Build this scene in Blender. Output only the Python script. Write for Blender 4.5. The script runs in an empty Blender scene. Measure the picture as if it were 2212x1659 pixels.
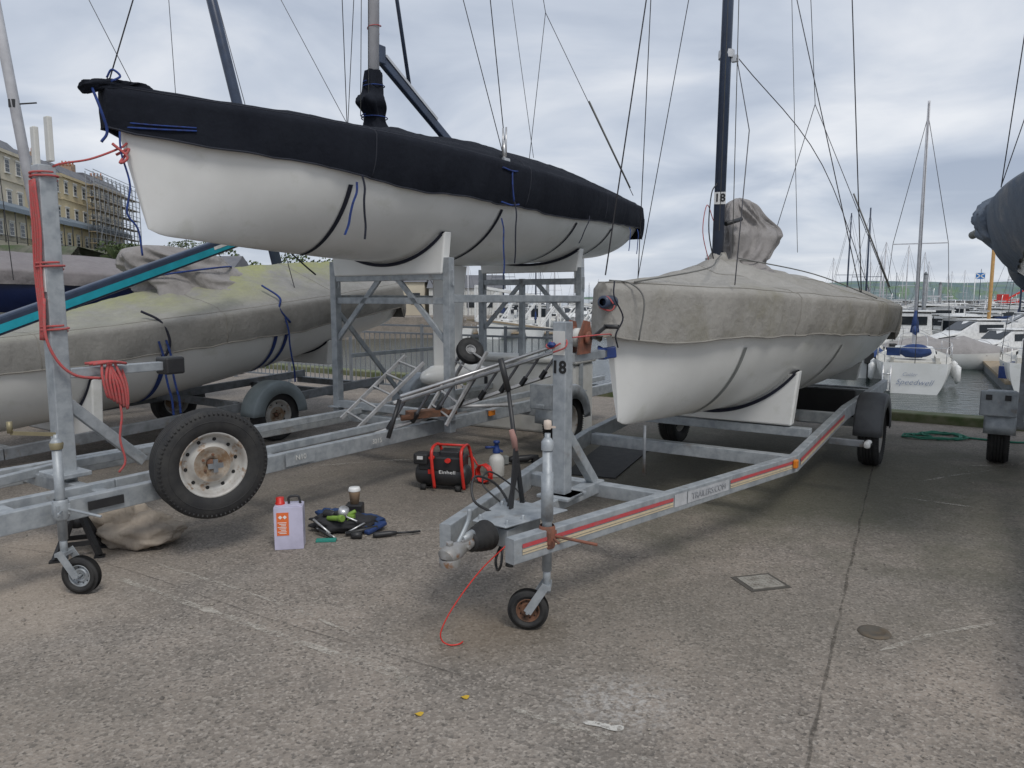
import bpy, bmesh, math, random
from mathutils import Vector, Matrix, noise
R=random.Random(7)
SC=bpy.context.scene
COL=SC.collection
SC.view_settings.view_transform='Standard'
SC.view_settings.look='None'
# ---------------------------------------------------------------- materials
def nodes(name):
    m=bpy.data.materials.new(name); m.use_nodes=True
    nt=m.node_tree; b=nt.nodes['Principled BSDF']
    return m,nt,b
def mixc(nt,fac,a,b,mode='MIX'):
    n=nt.nodes.new('ShaderNodeMix'); n.data_type='RGBA'; n.blend_type=mode
    for s,v in ((n.inputs[0],fac),(n.inputs[6],a),(n.inputs[7],b)):
        if hasattr(v,'links'): nt.links.new(v,s)
        elif isinstance(v,(int,float)): s.default_value=v
        else: s.default_value=(*v,1) if len(v)==3 else v
    return n.outputs[2]
def noi(nt,scale,detail=4,rough=.55,vec=None,dist=0):
    n=nt.nodes.new('ShaderNodeTexNoise'); n.inputs['Scale'].default_value=scale
    n.inputs['Detail'].default_value=detail; n.inputs['Roughness'].default_value=rough
    n.inputs['Distortion'].default_value=dist
    if vec is None:
        vec=coords(nt)
    nt.links.new(vec,n.inputs['Vector'])
    return n.outputs['Fac']
def coords(nt):
    for n in nt.nodes:
        if n.bl_idname=='ShaderNodeTexCoord': return n.outputs['Object']
    return nt.nodes.new('ShaderNodeTexCoord').outputs['Object']
def mapr(nt,v,a,b,c=0,d=1):
    n=nt.nodes.new('ShaderNodeMapRange'); nt.links.new(v,n.inputs[0])
    n.inputs[1].default_value=a;n.inputs[2].default_value=b;n.inputs[3].default_value=c;n.inputs[4].default_value=d
    return n.outputs[0]
def bump(nt,b,h,strength,dist=.01):
    n=nt.nodes.new('ShaderNodeBump'); n.inputs['Strength'].default_value=strength; n.inputs['Distance'].default_value=dist
    nt.links.new(h,n.inputs['Height']); nt.links.new(n.outputs[0],b.inputs['Normal'])
def mth(nt,op,a,b=None):
    n=nt.nodes.new('ShaderNodeMath'); n.operation=op
    for i,v in enumerate((a,b)):
        if v is None: continue
        if hasattr(v,'links'): nt.links.new(v,n.inputs[i])
        else: n.inputs[i].default_value=v
    return n.outputs[0]
def mat(name,c,rough=.6,metal=0,c2=None,ns=6,amt=1,lo=.4,hi=.65,bmp=0,bs=80,bd=.004,c3=None,ns3=2,lo3=.55,hi3=.7,spec=None):
    m,nt,b=nodes(name)
    b.inputs['Roughness'].default_value=rough; b.inputs['Metallic'].default_value=metal
    if spec is not None: b.inputs['Specular IOR Level'].default_value=spec
    if c2 is None: c2=tuple(x*.8 for x in c)
    col=mixc(nt,mapr(nt,noi(nt,ns,5,.6),lo,hi,0,amt),c,c2)
    if c3 is not None: col=mixc(nt,mapr(nt,noi(nt,ns3,5,.65),lo3,hi3),col,c3)
    nt.links.new(col,b.inputs['Base Color'])
    if bmp: bump(nt,b,noi(nt,bs,3),bmp,bd)
    return m
GEL=mat('gelcoat_white',(.80,.80,.775),.24,c2=(.72,.72,.69),ns=1.2,c3=(.62,.62,.56),ns3=3.5,lo3=.58,hi3=.8)
NAVY=mat('navy_gelcoat',(.015,.025,.08),.3)
def cloth(name,c,c2,c3=None,lo3=.5,hi3=.65,ns3=1.4,rough=.9,bst=.55,top=None):
    m,nt,b=nodes(name)
    b.inputs['Roughness'].default_value=rough; b.inputs['Specular IOR Level'].default_value=.2
    tc=coords(nt)
    mp=nt.nodes.new('ShaderNodeMapping'); mp.inputs['Scale'].default_value=(1,1,.35); nt.links.new(tc,mp.inputs[0])
    col=mixc(nt,mapr(nt,noi(nt,3,6,.65,mp.outputs[0]),.35,.68),c,c2)
    if c3:
        f=mapr(nt,noi(nt,ns3,6,.7),lo3,hi3)
        if top is not None:
            sp=nt.nodes.new('ShaderNodeSeparateXYZ'); nt.links.new(tc,sp.inputs[0]); f=mth(nt,'MULTIPLY',f,mapr(nt,sp.outputs[2],top[0],top[1]))
        col=mixc(nt,f,col,c3)
    col=mixc(nt,mapr(nt,noi(nt,14,5,.7),.3,.7,0,.35),col,tuple(x*.55 for x in c))
    nt.links.new(col,b.inputs['Base Color'])
    h=mth(nt,'ADD',mth(nt,'MULTIPLY',noi(nt,300,2),.12),mth(nt,'ADD',noi(nt,7,4,.5,mp.outputs[0],.6),mth(nt,'MULTIPLY',noi(nt,22,3,.5,None,.4),.3)))
    bump(nt,b,h,bst,.035)
    return m
C_BLACK=cloth('cover_black',(.010,.012,.019),(.016,.019,.027))
C_GREY=cloth('cover_grey',(.405,.39,.36),(.325,.31,.28),(.24,.225,.17),.50,.7,bst=.7)
C_GREEN=cloth('cover_algae',(.345,.335,.315),(.265,.26,.24),(.36,.375,.14),.40,.60,.8,top=(.80,1.06))
C_PURP=cloth('cover_pale_grey',(.36,.34,.33),(.29,.275,.265),bst=.8)
C_MAUVE=cloth('cover_mauve_grey',(.27,.25,.25),(.22,.20,.205))
C_BLUE=cloth('cover_blue_grey',(.13,.165,.215),(.19,.21,.24),(.28,.28,.28),.5,.62)
GALV=mat('galvanised_steel',(.40,.425,.44),.5,.3,c2=(.28,.305,.325),ns=14,c3=(.22,.18,.14),ns3=5,lo3=.6,hi3=.78,bmp=.15,bs=60)
GALVD=mat('galvanised_dull',(.24,.255,.27),.6,.3,c2=(.16,.17,.18),ns=10,c3=(.16,.12,.09),ns3=6,lo3=.56,hi3=.72,bmp=.15,bs=60)
ALU=mat('aluminium',(.6,.6,.6),.35,.7,c2=(.5,.5,.5),ns=8)
ALUL=mat('ladder_aluminium',(.46,.46,.46),.5,.3,c2=(.30,.30,.30),ns=10)
ALUW=mat('mast_silver',(.60,.60,.62),.45,.0,c2=(.48,.48,.50),ns=5)
MASTD=mat('mast_dark',(.045,.065,.11),.35,.0,c2=(.035,.048,.08),ns=7)
RUBBER=mat('rubber',(.018,.018,.019),.75,c2=(.035,.034,.032),ns=9,bmp=.3,bs=120)
BLACKP=mat('black_plastic',(.02,.02,.022),.45,c2=(.03,.03,.03))
PADB=mat('pad_black',(.012,.014,.03),.8)
FEND=mat('fender_plastic',(.11,.115,.12),.55,c2=(.08,.08,.085),ns=8)
RIM=mat('rim_steel',(.50,.49,.46),.5,.1,c2=(.38,.36,.33),ns=9,c3=(.24,.14,.07),ns3=13,lo3=.54,hi3=.66)
RIMR=mat('rim_rusty_centre',(.38,.33,.27),.7,.1,c2=(.22,.14,.08),ns=12,lo=.40,hi=.60)
RUST=mat('rust',(.20,.095,.055),.85,c2=(.10,.06,.04),ns=14,bmp=.4,bs=70)
RUSTR=mat('rust_orange_paint',(.24,.09,.055),.75,c2=(.12,.065,.045),ns=16)
RED=mat('red_plastic',(.62,.03,.02),.4)
REDROPE=mat('red_rope',(.50,.08,.08),.8,c2=(.36,.12,.11),ns=60,bmp=.5,bs=250)
BLUEW=mat('blue_webbing',(.015,.05,.22),.8,c2=(.02,.03,.11),ns=30)
GREYW=mat('grey_webbing',(.22,.23,.22),.85)
BLACKW=mat('black_webbing',(.015,.017,.03),.85)
WIRE=mat('rigging_wire',(.10,.10,.11),.5,.5)
ROPEG=mat('rope_grey',(.17,.17,.16),.9)
TEAL=mat('teal_paint',(.02,.38,.48),.45)
WHITE=mat('white_plastic',(.78,.78,.76),.4)
WPAINT=mat('white_dull_paint',(.62,.62,.59),.6,c2=(.52,.51,.47),ns=4)
BLK=mat('black_ink',(.01,.01,.01),.6)
BLUEP=mat('blue_paint',(.02,.05,.20),.5)
INKB=mat('ink_blue',(.24,.29,.42),.5)
LAV=mat('can_lavender',(.56,.54,.68),.35)
ORAN=mat('orange_label',(.75,.16,.04),.5)
STRR=mat('stripe_red',(.50,.06,.07),.5,c2=(.42,.10,.10),ns=20)
STRC=mat('stripe_cream',(.60,.50,.33),.5,c2=(.5,.42,.3),ns=20)
STICK=mat('sticker_pale',(.47,.48,.49),.5,c2=(.36,.37,.38),ns=15)
INKG=mat('ink_grey',(.33,.34,.36),.6)
WOOD=mat('wood_deck',(.36,.28,.19),.8,c2=(.26,.21,.14),ns=8)
GLASS=mat('dark_glass',(.02,.025,.03),.08)
SACK=cloth('sack_cloth',(.50,.43,.35),(.40,.34,.28),bst=.9)
GREENR=mat('green_rope',(.05,.24,.16),.85)
LIME=mat('lime_plastic',(.20,.34,.05),.5)
CARD=mat('cardboard',(.36,.25,.16),.8)
YEL=mat('yellow_leaf',(.55,.36,.03),.7)
CON_D=mat('joint_dark',(.09,.082,.07),.95)
COUP=mat('coupling_steel',(.36,.36,.36),.5,.35,c2=(.26,.25,.23),ns=12,c3=(.24,.13,.07),ns3=14,lo3=.56,hi3=.66)
HEMM=mat('cover_hem',(.30,.285,.255),.9)
SEAMB=mat('cover_seam_dark',(.03,.033,.045),.9)
# ---------------------------------------------------------------- mesh builder
def catm(pts,per=6):
    P=[Vector(p) for p in pts]
    if len(P)<3: return P
    Q=[P[0]*2-P[1]]+P+[P[-1]*2-P[-2]]
    out=[]
    for i in range(1,len(Q)-2):
        for k in range(per):
            t=k/per; a,b,c,d=Q[i-1],Q[i],Q[i+1],Q[i+2]
            out.append(.5*((2*b)+(c-a)*t+(2*a-5*b+4*c-d)*t*t+(3*b-a-3*c+d)*t**3))
    out.append(P[-1]); return out
class MB:
    def __init__(s): s.v=[];s.f=[];s.m=[];s.s=[]
    def add(s,vs,fs,m=0,sm=False):
        o=len(s.v); s.v+=[Vector(v) for v in vs]
        for f in fs: s.f.append([i+o for i in f]); s.m.append(m); s.s.append(sm)
        return s
    def box(s,c,d,m=0,rz=0,ry=0,rx=0):
        M=Matrix.Rotation(rz,3,'Z')@Matrix.Rotation(ry,3,'Y')@Matrix.Rotation(rx,3,'X'); c=Vector(c)
        vs=[c+M@Vector((x*d[0]/2,y*d[1]/2,z*d[2]/2)) for x in(-1,1) for y in(-1,1) for z in(-1,1)]
        return s.add(vs,[(0,1,3,2),(4,6,7,5),(0,4,5,1),(2,3,7,6),(0,2,6,4),(1,5,7,3)],m)
    def bar(s,a,b,w,h,m=0,up=(0,0,1)):
        a=Vector(a);b=Vector(b);d=(b-a).normalized();up=Vector(up)
        if abs(d.dot(up))>.98: up=Vector((1,0,0))
        r=d.cross(up).normalized(); u=r.cross(d)
        vs=[p+r*x*w/2+u*y*h/2 for p in(a,b) for x,y in((-1,-1),(1,-1),(1,1),(-1,1))]
        return s.add(vs,[(0,3,2,1),(4,5,6,7),(0,1,5,4),(1,2,6,5),(2,3,7,6),(3,0,4,7)],m)
    def cyl(s,a,b,r,r2=None,n=12,m=0):
        return s.tube([a,b],[r,r if r2 is None else r2],n,m)
    def tube(s,pts,r,n=8,m=0,flat=1):
        P=[Vector(p) for p in pts]; k=len(P)
        if not isinstance(r,(list,tuple)): r=[r]*k
        vs=[];fs=[]
        ref=Vector((0,0,1)); d0=(P[1]-P[0]).normalized()
        if abs(d0.z)>.95: ref=Vector((1,0,0))
        u=None
        for i in range(k):
            d=(P[min(i+1,k-1)]-P[max(i-1,0)])
            d=d.normalized() if d.length>1e-9 else d0
            if u is None: u=(ref-d*ref.dot(d)).normalized()
            else:
                u=(u-d*u.dot(d)); u=u.normalized() if u.length>1e-6 else ref
            w=d.cross(u)
            for j in range(n):
                a=2*math.pi*j/n; vs.append(P[i]+u*math.cos(a)*r[i]+w*math.sin(a)*r[i]*flat)
        for i in range(k-1):
            for j in range(n): fs.append((i*n+j,i*n+(j+1)%n,(i+1)*n+(j+1)%n,(i+1)*n+j))
        s.add(vs,fs,m,True)
        o=len(s.v)-len(vs)
        s.f.append([o+j for j in range(n)][::-1]);s.m.append(m);s.s.append(False)
        s.f.append([o+(k-1)*n+j for j in range(n)]);s.m.append(m);s.s.append(False)
        return s
    def lathe(s,prof,o,ax,n=32,m=0,sm=True):
        o=Vector(o);ax=Vector(ax).normalized(); u=ax.orthogonal().normalized(); w=ax.cross(u)
        vs=[];fs=[];k=len(prof)
        for (r,x) in prof:
            for j in range(n):
                a=2*math.pi*j/n; vs.append(o+ax*x+(u*math.cos(a)+w*math.sin(a))*max(r,.0004))
        for i in range(k-1):
            for j in range(n): fs.append((i*n+j,i*n+(j+1)%n,(i+1)*n+(j+1)%n,(i+1)*n+j))
        return s.add(vs,fs,m,sm)
    def grid(s,rows,m=0,sm=True,close=False):
        n=len(rows[0]);vs=[p for r in rows for p in r];fs=[]
        for i in range(len(rows)-1):
            for j in range(n if close else n-1): fs.append((i*n+j,i*n+(j+1)%n,(i+1)*n+(j+1)%n,(i+1)*n+j))
        return s.add(vs,fs,m,sm)
    def poly(s,pts,m=0): return s.add(pts,[list(range(len(pts)))],m)
    def prism(s,pts,off,m=0):
        off=Vector(off);n=len(pts);P=[Vector(p) for p in pts]
        return s.add(P+[p+off for p in P],[list(range(n))[::-1],list(range(n,2*n))]+[(i,(i+1)%n,(i+1)%n+n,i+n) for i in range(n)],m)
    def blob(s,c,rad,amp=.15,freq=3,seed=0,m=0,nu=28,nv=18,shape=None,flatbot=None):
        c=Vector(c);rows=[]
        for i in range(nv+1):
            ph=math.pi*i/nv; row=[]
            for j in range(nu):
                a=2*math.pi*j/nu; d=Vector((math.sin(ph)*math.cos(a),math.sin(ph)*math.sin(a),math.cos(ph)))
                k=1+amp*(noise.noise(d*freq+Vector((seed,seed*2.3,0)))*1.6+.6*abs(noise.noise(d*freq*2.7+Vector((0,seed,7)))))
                p=Vector((d.x*rad[0],d.y*rad[1],d.z*rad[2]))*k
                if shape: p=shape(p,d)
                p=c+p
                if flatbot is not None and p.z<flatbot: p.z=flatbot
                row.append(p)
            rows.append(row)
        return s.grid(rows,m,True,True)
    def drape(s,rings,seed=0,folds=5,amp=.10,m=0,nu=56,per=5,crease=.9):
        """cloth bundle lofted through rings (cx,cy,z,rx,ry) with soft vertical folds"""
        cx=catm([(r[0],r[1],r[2]) for r in rings],per); rr=catm([(r[3],r[4],0) for r in rings],per); rows=[]
        for i,(c,q) in enumerate(zip(cx,rr)):
            t=i/len(cx); row=[]
            for j in range(nu):
                a=2*math.pi*j/nu
                tw=a+.9*t
                k=1+amp*(.7*math.sin(folds*tw+seed+1.5*noise.noise(Vector((t*3,seed,0))))+1.1*noise.noise(Vector((math.cos(a)*1.6,math.sin(a)*1.6,t*2.5+seed))))-amp*crease*abs(noise.noise(Vector((math.cos(tw)*3,math.sin(tw)*3,t*4+seed*2))))
                row.append(Vector((c.x+max(q.x,.004)*k*math.cos(a),c.y+max(q.y,.004)*k*math.sin(a),c.z+.12*q.x*noise.noise(Vector((math.cos(a)*1.5,math.sin(a)*1.5+t*4,seed))))))
            rows.append(row)
        return s.grid(rows,m,True,True)
    def obj(s,name,mats,parent=None,label=None,bev=0,thing=None,kind=None,cat=None,group=None):
        me=bpy.data.meshes.new(name); me.from_pydata([tuple(v) for v in s.v],[],s.f)
        if not isinstance(mats,(list,tuple)): mats=[mats]
        for x in mats: me.materials.append(x)
        me.polygons.foreach_set('material_index',s.m); me.polygons.foreach_set('use_smooth',s.s)
        bm=bmesh.new();bm.from_mesh(me)
        if len(bm.faces)<60000: bmesh.ops.recalc_face_normals(bm,faces=bm.faces)
        bm.to_mesh(me);bm.free(); me.update()
        o=bpy.data.objects.new(name,me); COL.objects.link(o)
        if parent: o.parent=parent
        if label: o['label']=label
        if cat: o['category']=cat
        if kind: o['kind']=kind
        if group: o['group']=group
        if bev:
            md=o.modifiers.new('bevel','BEVEL'); md.width=bev; md.segments=2; md.limit_method='ANGLE'
        return o
def thing(name,label,cat,loc=(0,0,0),rz=0,group=None,parent=None):
    o=bpy.data.objects.new(name,None); o.empty_display_size=.2; COL.objects.link(o)
    o.location=loc; o.rotation_euler=(0,0,rz)
    if label:o['label']=label
    if cat:o['category']=cat
    if group:o['group']=group
    if parent:o.parent=parent
    return o
def rope(name,pts,r,m,parent=None,n=6,smooth=True,**k):
    b=MB(); b.tube(catm(pts) if smooth and len(pts)>2 else pts,r,n); return b.obj(name,m,parent,**k)
def txt(body,size,loc,right,up,m,parent,name='lettering',align='CENTER',italic=0,bold=0):
    cu=bpy.data.curves.new('t','FONT'); cu.body=body; cu.size=size; cu.align_x=align; cu.align_y='CENTER'; cu.extrude=.001; cu.shear=italic
    cu.resolution_u=3; cu.offset=bold
    t=bpy.data.objects.new('t',cu); COL.objects.link(t)
    bpy.context.view_layer.update()
    me=bpy.data.meshes.new_from_object(t.evaluated_get(bpy.context.evaluated_depsgraph_get()))
    bpy.data.objects.remove(t)
    right=Vector(right).normalized();up=Vector(up).normalized();nn=right.cross(up)
    M=Matrix(((right.x,up.x,nn.x,loc[0]),(right.y,up.y,nn.y,loc[1]),(right.z,up.z,nn.z,loc[2]),(0,0,0,1)))
    me.transform(M); me.materials.clear(); me.materials.append(m)
    o=bpy.data.objects.new(name,me); COL.objects.link(o); o.parent=parent
    return o
def interp(tab,x):
    if x<=tab[0][0]: return tab[0][1]
    for i in range(len(tab)-1):
        if x<=tab[i+1][0]:
            x0,y0=tab[i];x1,y1=tab[i+1];t=(x-x0)/(x1-x0)
            m0=(y1-(tab[i-1][1] if i>0 else y0))/(x1-(tab[i-1][0] if i>0 else x0))
            m1=((tab[i+2][1] if i+2<len(tab) else y1)-y0)/((tab[i+2][0] if i+2<len(tab) else x1)-x0)
            h=x1-x0;t2=t*t;t3=t2*t
            return (2*t3-3*t2+1)*y0+(t3-2*t2+t)*h*m0+(-2*t3+3*t2)*y1+(t3-t2)*h*m1
    return tab[-1][1]
# ---------------------------------------------------------------- world / light / camera
w=bpy.data.worlds.new('World'); SC.world=w; w.use_nodes=True; nt=w.node_tree
bg=nt.nodes['Background']
sky=nt.nodes.new('ShaderNodeTexSky'); sky.sky_type='NISHITA'; sky.sun_disc=False
sky.sun_elevation=math.radians(52); sky.sun_rotation=math.radians(205)
tc=nt.nodes.new('ShaderNodeTexCoord'); sep=nt.nodes.new('ShaderNodeSeparateXYZ'); nt.links.new(tc.outputs['Generated'],sep.inputs[0])
zz=mth(nt,'ADD',mth(nt,'MAXIMUM',sep.outputs[2],0.0),.16)
cmb=nt.nodes.new('ShaderNodeCombineXYZ')
nt.links.new(mth(nt,'DIVIDE',sep.outputs[0],zz),cmb.inputs[0]); nt.links.new(mth(nt,'DIVIDE',sep.outputs[1],zz),cmb.inputs[1])
n1=noi(nt,1.25,7,.5,cmb.outputs[0],.45); n2=noi(nt,.5,3,.5,cmb.outputs[0])
mixn=mth(nt,'ADD',mth(nt,'MULTIPLY',n1,.62),mth(nt,'MULTIPLY',n2,.38))
rmp=nt.nodes.new('ShaderNodeValToRGB'); nt.links.new(mixn,rmp.inputs[0])
cr=rmp.color_ramp; cr.elements[0].position=.38; cr.elements[0].color=(.38,.44,.55,1)
cr.elements[1].position=.62; cr.elements[1].color=(.82,.845,.89,1)
e=cr.elements.new(.5); e.color=(.56,.615,.71,1)
hz=mapr(nt,sep.outputs[2],0,.16,1,0)
cl=mixc(nt,mth(nt,'MULTIPLY',hz,.45),rmp.outputs[0],(.64,.685,.76))
sk=nt.nodes.new('ShaderNodeVectorMath'); sk.operation='SCALE'; nt.links.new(sky.outputs[0],sk.inputs[0]); sk.inputs['Scale'].default_value=.1
fin=mixc(nt,.94,sk.outputs[0],cl)
sk2=nt.nodes.new('ShaderNodeVectorMath'); sk2.operation='SCALE'; nt.links.new(fin,sk2.inputs[0]); sk2.inputs['Scale'].default_value=10.3
nt.links.new(sk2.outputs[0],bg.inputs[0]); bg.inputs[1].default_value=.1
sl=bpy.data.lights.new('sun','SUN'); sl.energy=1.5; sl.angle=math.radians(18); sl.color=(1,.965,.92)
so=bpy.data.objects.new('sun',sl); COL.objects.link(so); so.rotation_euler=(math.radians(38),0,math.radians(25))
cam=bpy.data.cameras.new('camera'); co=bpy.data.objects.new('camera',cam); COL.objects.link(co)
cam.sensor_width=36; cam.lens=25.71; cam.clip_end=20000; cam.clip_start=.05
co.location=(0,0,1.6); co.rotation_euler=(math.radians(90-6.66),0,0); SC.camera=co
# ---------------------------------------------------------------- ground, water, hills
def ground_mat():
    m,nt,b=nodes('concrete_ground'); b.inputs['Roughness'].default_value=.88
    tc=coords(nt)
    vor=nt.nodes.new('ShaderNodeTexVoronoi'); vor.inputs['Scale'].default_value=85; nt.links.new(tc,vor.inputs['Vector'])
    speck=nt.nodes.new('ShaderNodeSeparateColor'); nt.links.new(vor.outputs['Color'],speck.inputs[0])
    base=mixc(nt,mapr(nt,noi(nt,.6,7,.62),.36,.62),(.315,.265,.218),(.225,.200,.172))
    base=mixc(nt,mapr(nt,noi(nt,2.3,7,.74),.41,.64,0,.68),base,(.150,.131,.110))
    base=mixc(nt,mapr(nt,speck.outputs[0],.6,1,0,.6),base,(.44,.39,.335))
    base=mixc(nt,mapr(nt,speck.outputs[1],.72,1,0,.8),base,(.095,.084,.071))
    base=mixc(nt,mapr(nt,noi(nt,38,3,.7),.55,.72,0,.5),base,(.42,.385,.34))
    base=mixc(nt,mapr(nt,noi(nt,11,6,.75),.55,.70,0,.58),base,(.115,.098,.077))
    def spot(x,y,rx,ry,lo,hi):
        mp=nt.nodes.new('ShaderNodeMapping'); mp.vector_type='POINT'; nt.links.new(tc,mp.inputs[0])
        mp.inputs['Location'].default_value=(-x/rx,-y/ry,0); mp.inputs['Scale'].default_value=(1/rx,1/ry,0)
        ln=nt.nodes.new('ShaderNodeVectorMath'); ln.operation='LENGTH'; nt.links.new(mp.outputs[0],ln.inputs[0])
        v=mth(nt,'ADD',ln.outputs['Value'],mth(nt,'MULTIPLY',mth(nt,'SUBTRACT',noi(nt,1.6,6,.65),.5),1.5))
        return mapr(nt,v,lo,hi,1,0)
    for (x,y,rx,ry,lo,hi,f,c) in [(2.6,7.0,2.9,2.6,.55,1.15,.68,(.085,.088,.055)),(.9,3.6,1.6,.8,.3,1.2,.34,(.12,.11,.085)),(-1.5,6.8,3.5,2.0,.6,1.2,.5,(.11,.098,.08)),
        (3.9,3.9,1.7,1.3,.3,1.2,.36,(.12,.118,.08)),(-.15,3.35,.45,.35,.2,1.1,.35,(.17,.12,.07)),(-3.3,3.9,1.5,1.1,.4,1.1,.5,(.42,.35,.28)),(3.0,2.3,1.2,.6,.3,1.2,.3,(.12,.11,.09)),(-2.2,2.6,1.2,.6,.3,1.2,.25,(.14,.125,.10))]:
        base=mixc(nt,mth(nt,'MULTIPLY',spot(x,y,rx,ry,lo,hi),f),base,c)
    lt2=spot(.45,2.75,.28,.22,.3,1.1)
    base=mixc(nt,mth(nt,'MULTIPLY',mth(nt,'MULTIPLY',lt2,mapr(nt,noi(nt,28,4,.7),.45,.6)),.6),base,(.5,.48,.45))
    nt.links.new(base,b.inputs['Base Color'])
    h=mth(nt,'ADD',mth(nt,'MULTIPLY',vor.outputs['Distance'],.5),mth(nt,'ADD',mth(nt,'MULTIPLY',noi(nt,9,6,.7),1.2),noi(nt,60,3,.6)))
    bump(nt,b,h,.55,.012)
    return m
def EY(x): return 9.7-.674*(x-5.3)
g=MB()
poly=[(-600,-60),(90,-60),(90,EY(90)),(-12,EY(-12)),(-22,58),(-2,66),(-2,74),(-25,90),(-50,150),(-90,420),(-600,420)]
g.poly([(x,y,0) for x,y in poly])
for i in range(1,len(poly)-2):
    a=poly[i];b=poly[i+1]; g.poly([(a[0],a[1],0),(b[0],b[1],0),(b[0],b[1],-5),(a[0],a[1],-5)])
gr=g.obj('ground',ground_mat(),kind='structure')
def water_mat():
    m,nt,b=nodes('harbour_water'); b.inputs['Base Color'].default_value=(.02,.035,.03,1); b.inputs['Roughness'].default_value=.12
    b.inputs['Specular IOR Level'].default_value=.4
    tc=coords(nt); mp=nt.nodes.new('ShaderNodeMapping'); mp.inputs['Scale'].default_value=(1,2.2,1); nt.links.new(tc,mp.inputs[0])
    bump(nt,b,noi(nt,1.6,4,.55,mp.outputs[0]),.5,.15)
    return m
g=MB(); g.poly([(-3000,-100,-1.8),(9000,-100,-1.8),(9000,9000,-1.8),(-3000,9000,-1.8)]); g.obj('water',water_mat(),kind='structure')
ALG=mat('algae_kerb',(.17,.17,.10),.9,c2=(.08,.11,.04),ns=5,bmp=.5,bs=20)
g=MB(); g.bar(Vector((-11.8,EY(-11.8)-.0,.045))+Vector((.559,.829,0))*-.13,Vector((20,EY(20),.045))+Vector((.559,.829,0))*-.13,.3,.14); g.obj('quay_kerb',ALG,kind='structure',bev=.02)
HILLM=mat('hill_haze',(.11,.165,.17),1,c2=(.17,.22,.225),ns=.004,lo=.4,hi=.6,c3=(.14,.21,.13),ns3=.012,lo3=.5,hi3=.6)  # distance haze is put into these hill colours
g=MB()
rows=[]
for i in range(90):
    x=-400+i*70
    h=8+105*max(0,min(1,(x-600)/900))*(.75+.35*noise.noise(Vector((x*.0012,3,0))))+8*noise.noise(Vector((x*.006,1,0)))
    rows.append([(x,3400,-2),(x,3450,h*.6),(x,3700,h),(x,4400,h*.9)])
g.grid(rows); g.obj('hill',HILLM,kind='structure')
g=MB()
g.grid([[(x,y0,0) if k==0 else (x,y1,zt) if k==1 else (x-200,y1,zt+4) for k in range(3)] for (x,y0,y1,zt) in [(-34,70,84,2),(-45,84,100,5),(-62,92,106,9.0),(-72,150,158,9.0),(-80,210,220,9.0)]])
HG=mat('embankment',(.09,.12,.06),.95,c2=(.18,.17,.14),ns=.3,bmp=.6,bs=1,bd=.3)
g.obj('embankment_terrain',HG,kind='structure')
g=MB(); g.box((130,230,-.5),(190,4,2.9)); 
SEAW=mat('sea_wall_stone',(.14,.14,.135),.9,c2=(.10,.10,.10),ns=.5)
g.obj('harbour_wall',SEAW,label='long low dark stone harbour wall across the marina',cat='wall')
# ---------------------------------------------------------------- paint, joints, covers on the ground
def worn(name,c,lo,hi,amax=1):
    m,nt,b=nodes(name); b.inputs['Roughness'].default_value=.8
    b.inputs['Base Color'].default_value=(*c,1)
    nt.links.new(mapr(nt,mth(nt,'ADD',mth(nt,'MULTIPLY',noi(nt,34,6,.8),.65),mth(nt,'MULTIPLY',noi(nt,4,3,.6),.35)),lo,hi,0,amax),b.inputs['Alpha']); return m
WP=worn('worn_white_paint',(.56,.52,.45),.46,.60,.72)
CRK=worn('crack_dark',(.085,.073,.058),.40,.60,.75)
def strip(name,pts,wd,m,z=.004,jit=.01):
    P=catm([(x,y,z) for x,y in pts],14); L=[];
    for i,p in enumerate(P):
        d=(P[min(i+1,len(P)-1)]-P[max(i-1,0)]).normalized(); n=Vector((-d.y,d.x,0))
        j=noise.noise(p*4)*jit+noise.noise(p*17)*jit*.5; ww=wd*(1+.9*noise.noise(p*9))*min(1,.15+i/4,.15+(len(P)-1-i)/4)
        L.append([p+n*(ww/2+j),p-n*(ww/2-j)])
    b=MB(); b.grid(L,0,False); return b.obj(name,m,kind='structure')
for pts,wd in [([(-2.5,4.2),(-1.5,3.57),(-.57,3.0),(-.4,2.9)],.04),([(-2.2,4.3),(-1.3,3.75),(-.7,3.3)],.02),([(-.6,3.08),(-.50,2.98),(-.42,2.88)],.05),([(.0,2.70),(.31,2.53),(.36,2.50)],.04),([(-1.95,4.35),(-1.6,4.42)],.03),
    ([(-1.25,4.70),(-.8,4.88),(-.35,5.0)],.03),([(2.98,5.9),(3.4,5.6),(3.83,5.32),(4.3,5.0)],.035),([(1.67,3.17),(2.0,3.33),(2.4,3.47)],.03),([(2.2,3.5),(2.5,3.52)],.04),
    ([(3.6,6.3),(4.1,6.55),(4.6,6.75)],.03),([(-1.9,6.9),(-1.1,7.15),(-.5,7.3)],.05),([(.35,2.45),(.8,2.2),(1.3,1.95)],.02),([(-.1,6.3),(.3,6.6)],.04),([(2.1,5.6),(2.45,5.75)],.05),([(3.5,5.75),(3.7,5.78)],.05),([(4.4,6.9),(4.9,6.95),(5.3,7.3)],.05),([(-3.2,4.0),(-2.8,4.3),(-2.4,4.2)],.02)]:
    strip('painted_line',pts,wd,WP)
strip('ground_joint',[(.2,.9),(1.007,2.34),(1.5,3.25),(2.0,4.18),(2.9,5.84),(4.4,8.6)],.013,CRK,.0045,.010)
strip('ground_crack',[(-4,4.75),(-2.6,4.35),(-1.2,3.5),(.4,2.62)],.005,CRK,.0045,.012)
strip('filler_patch',[(.27,2.61),(.33,2.59),(.38,2.57),(.42,2.575)],.035,worn('filler_white',(.60,.58,.53),.44,.52,.85),.0055,.012)
acc=MB()
acc.box((1.41,3.99,.004),(.20,.17,.008),0,.25); 
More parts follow.
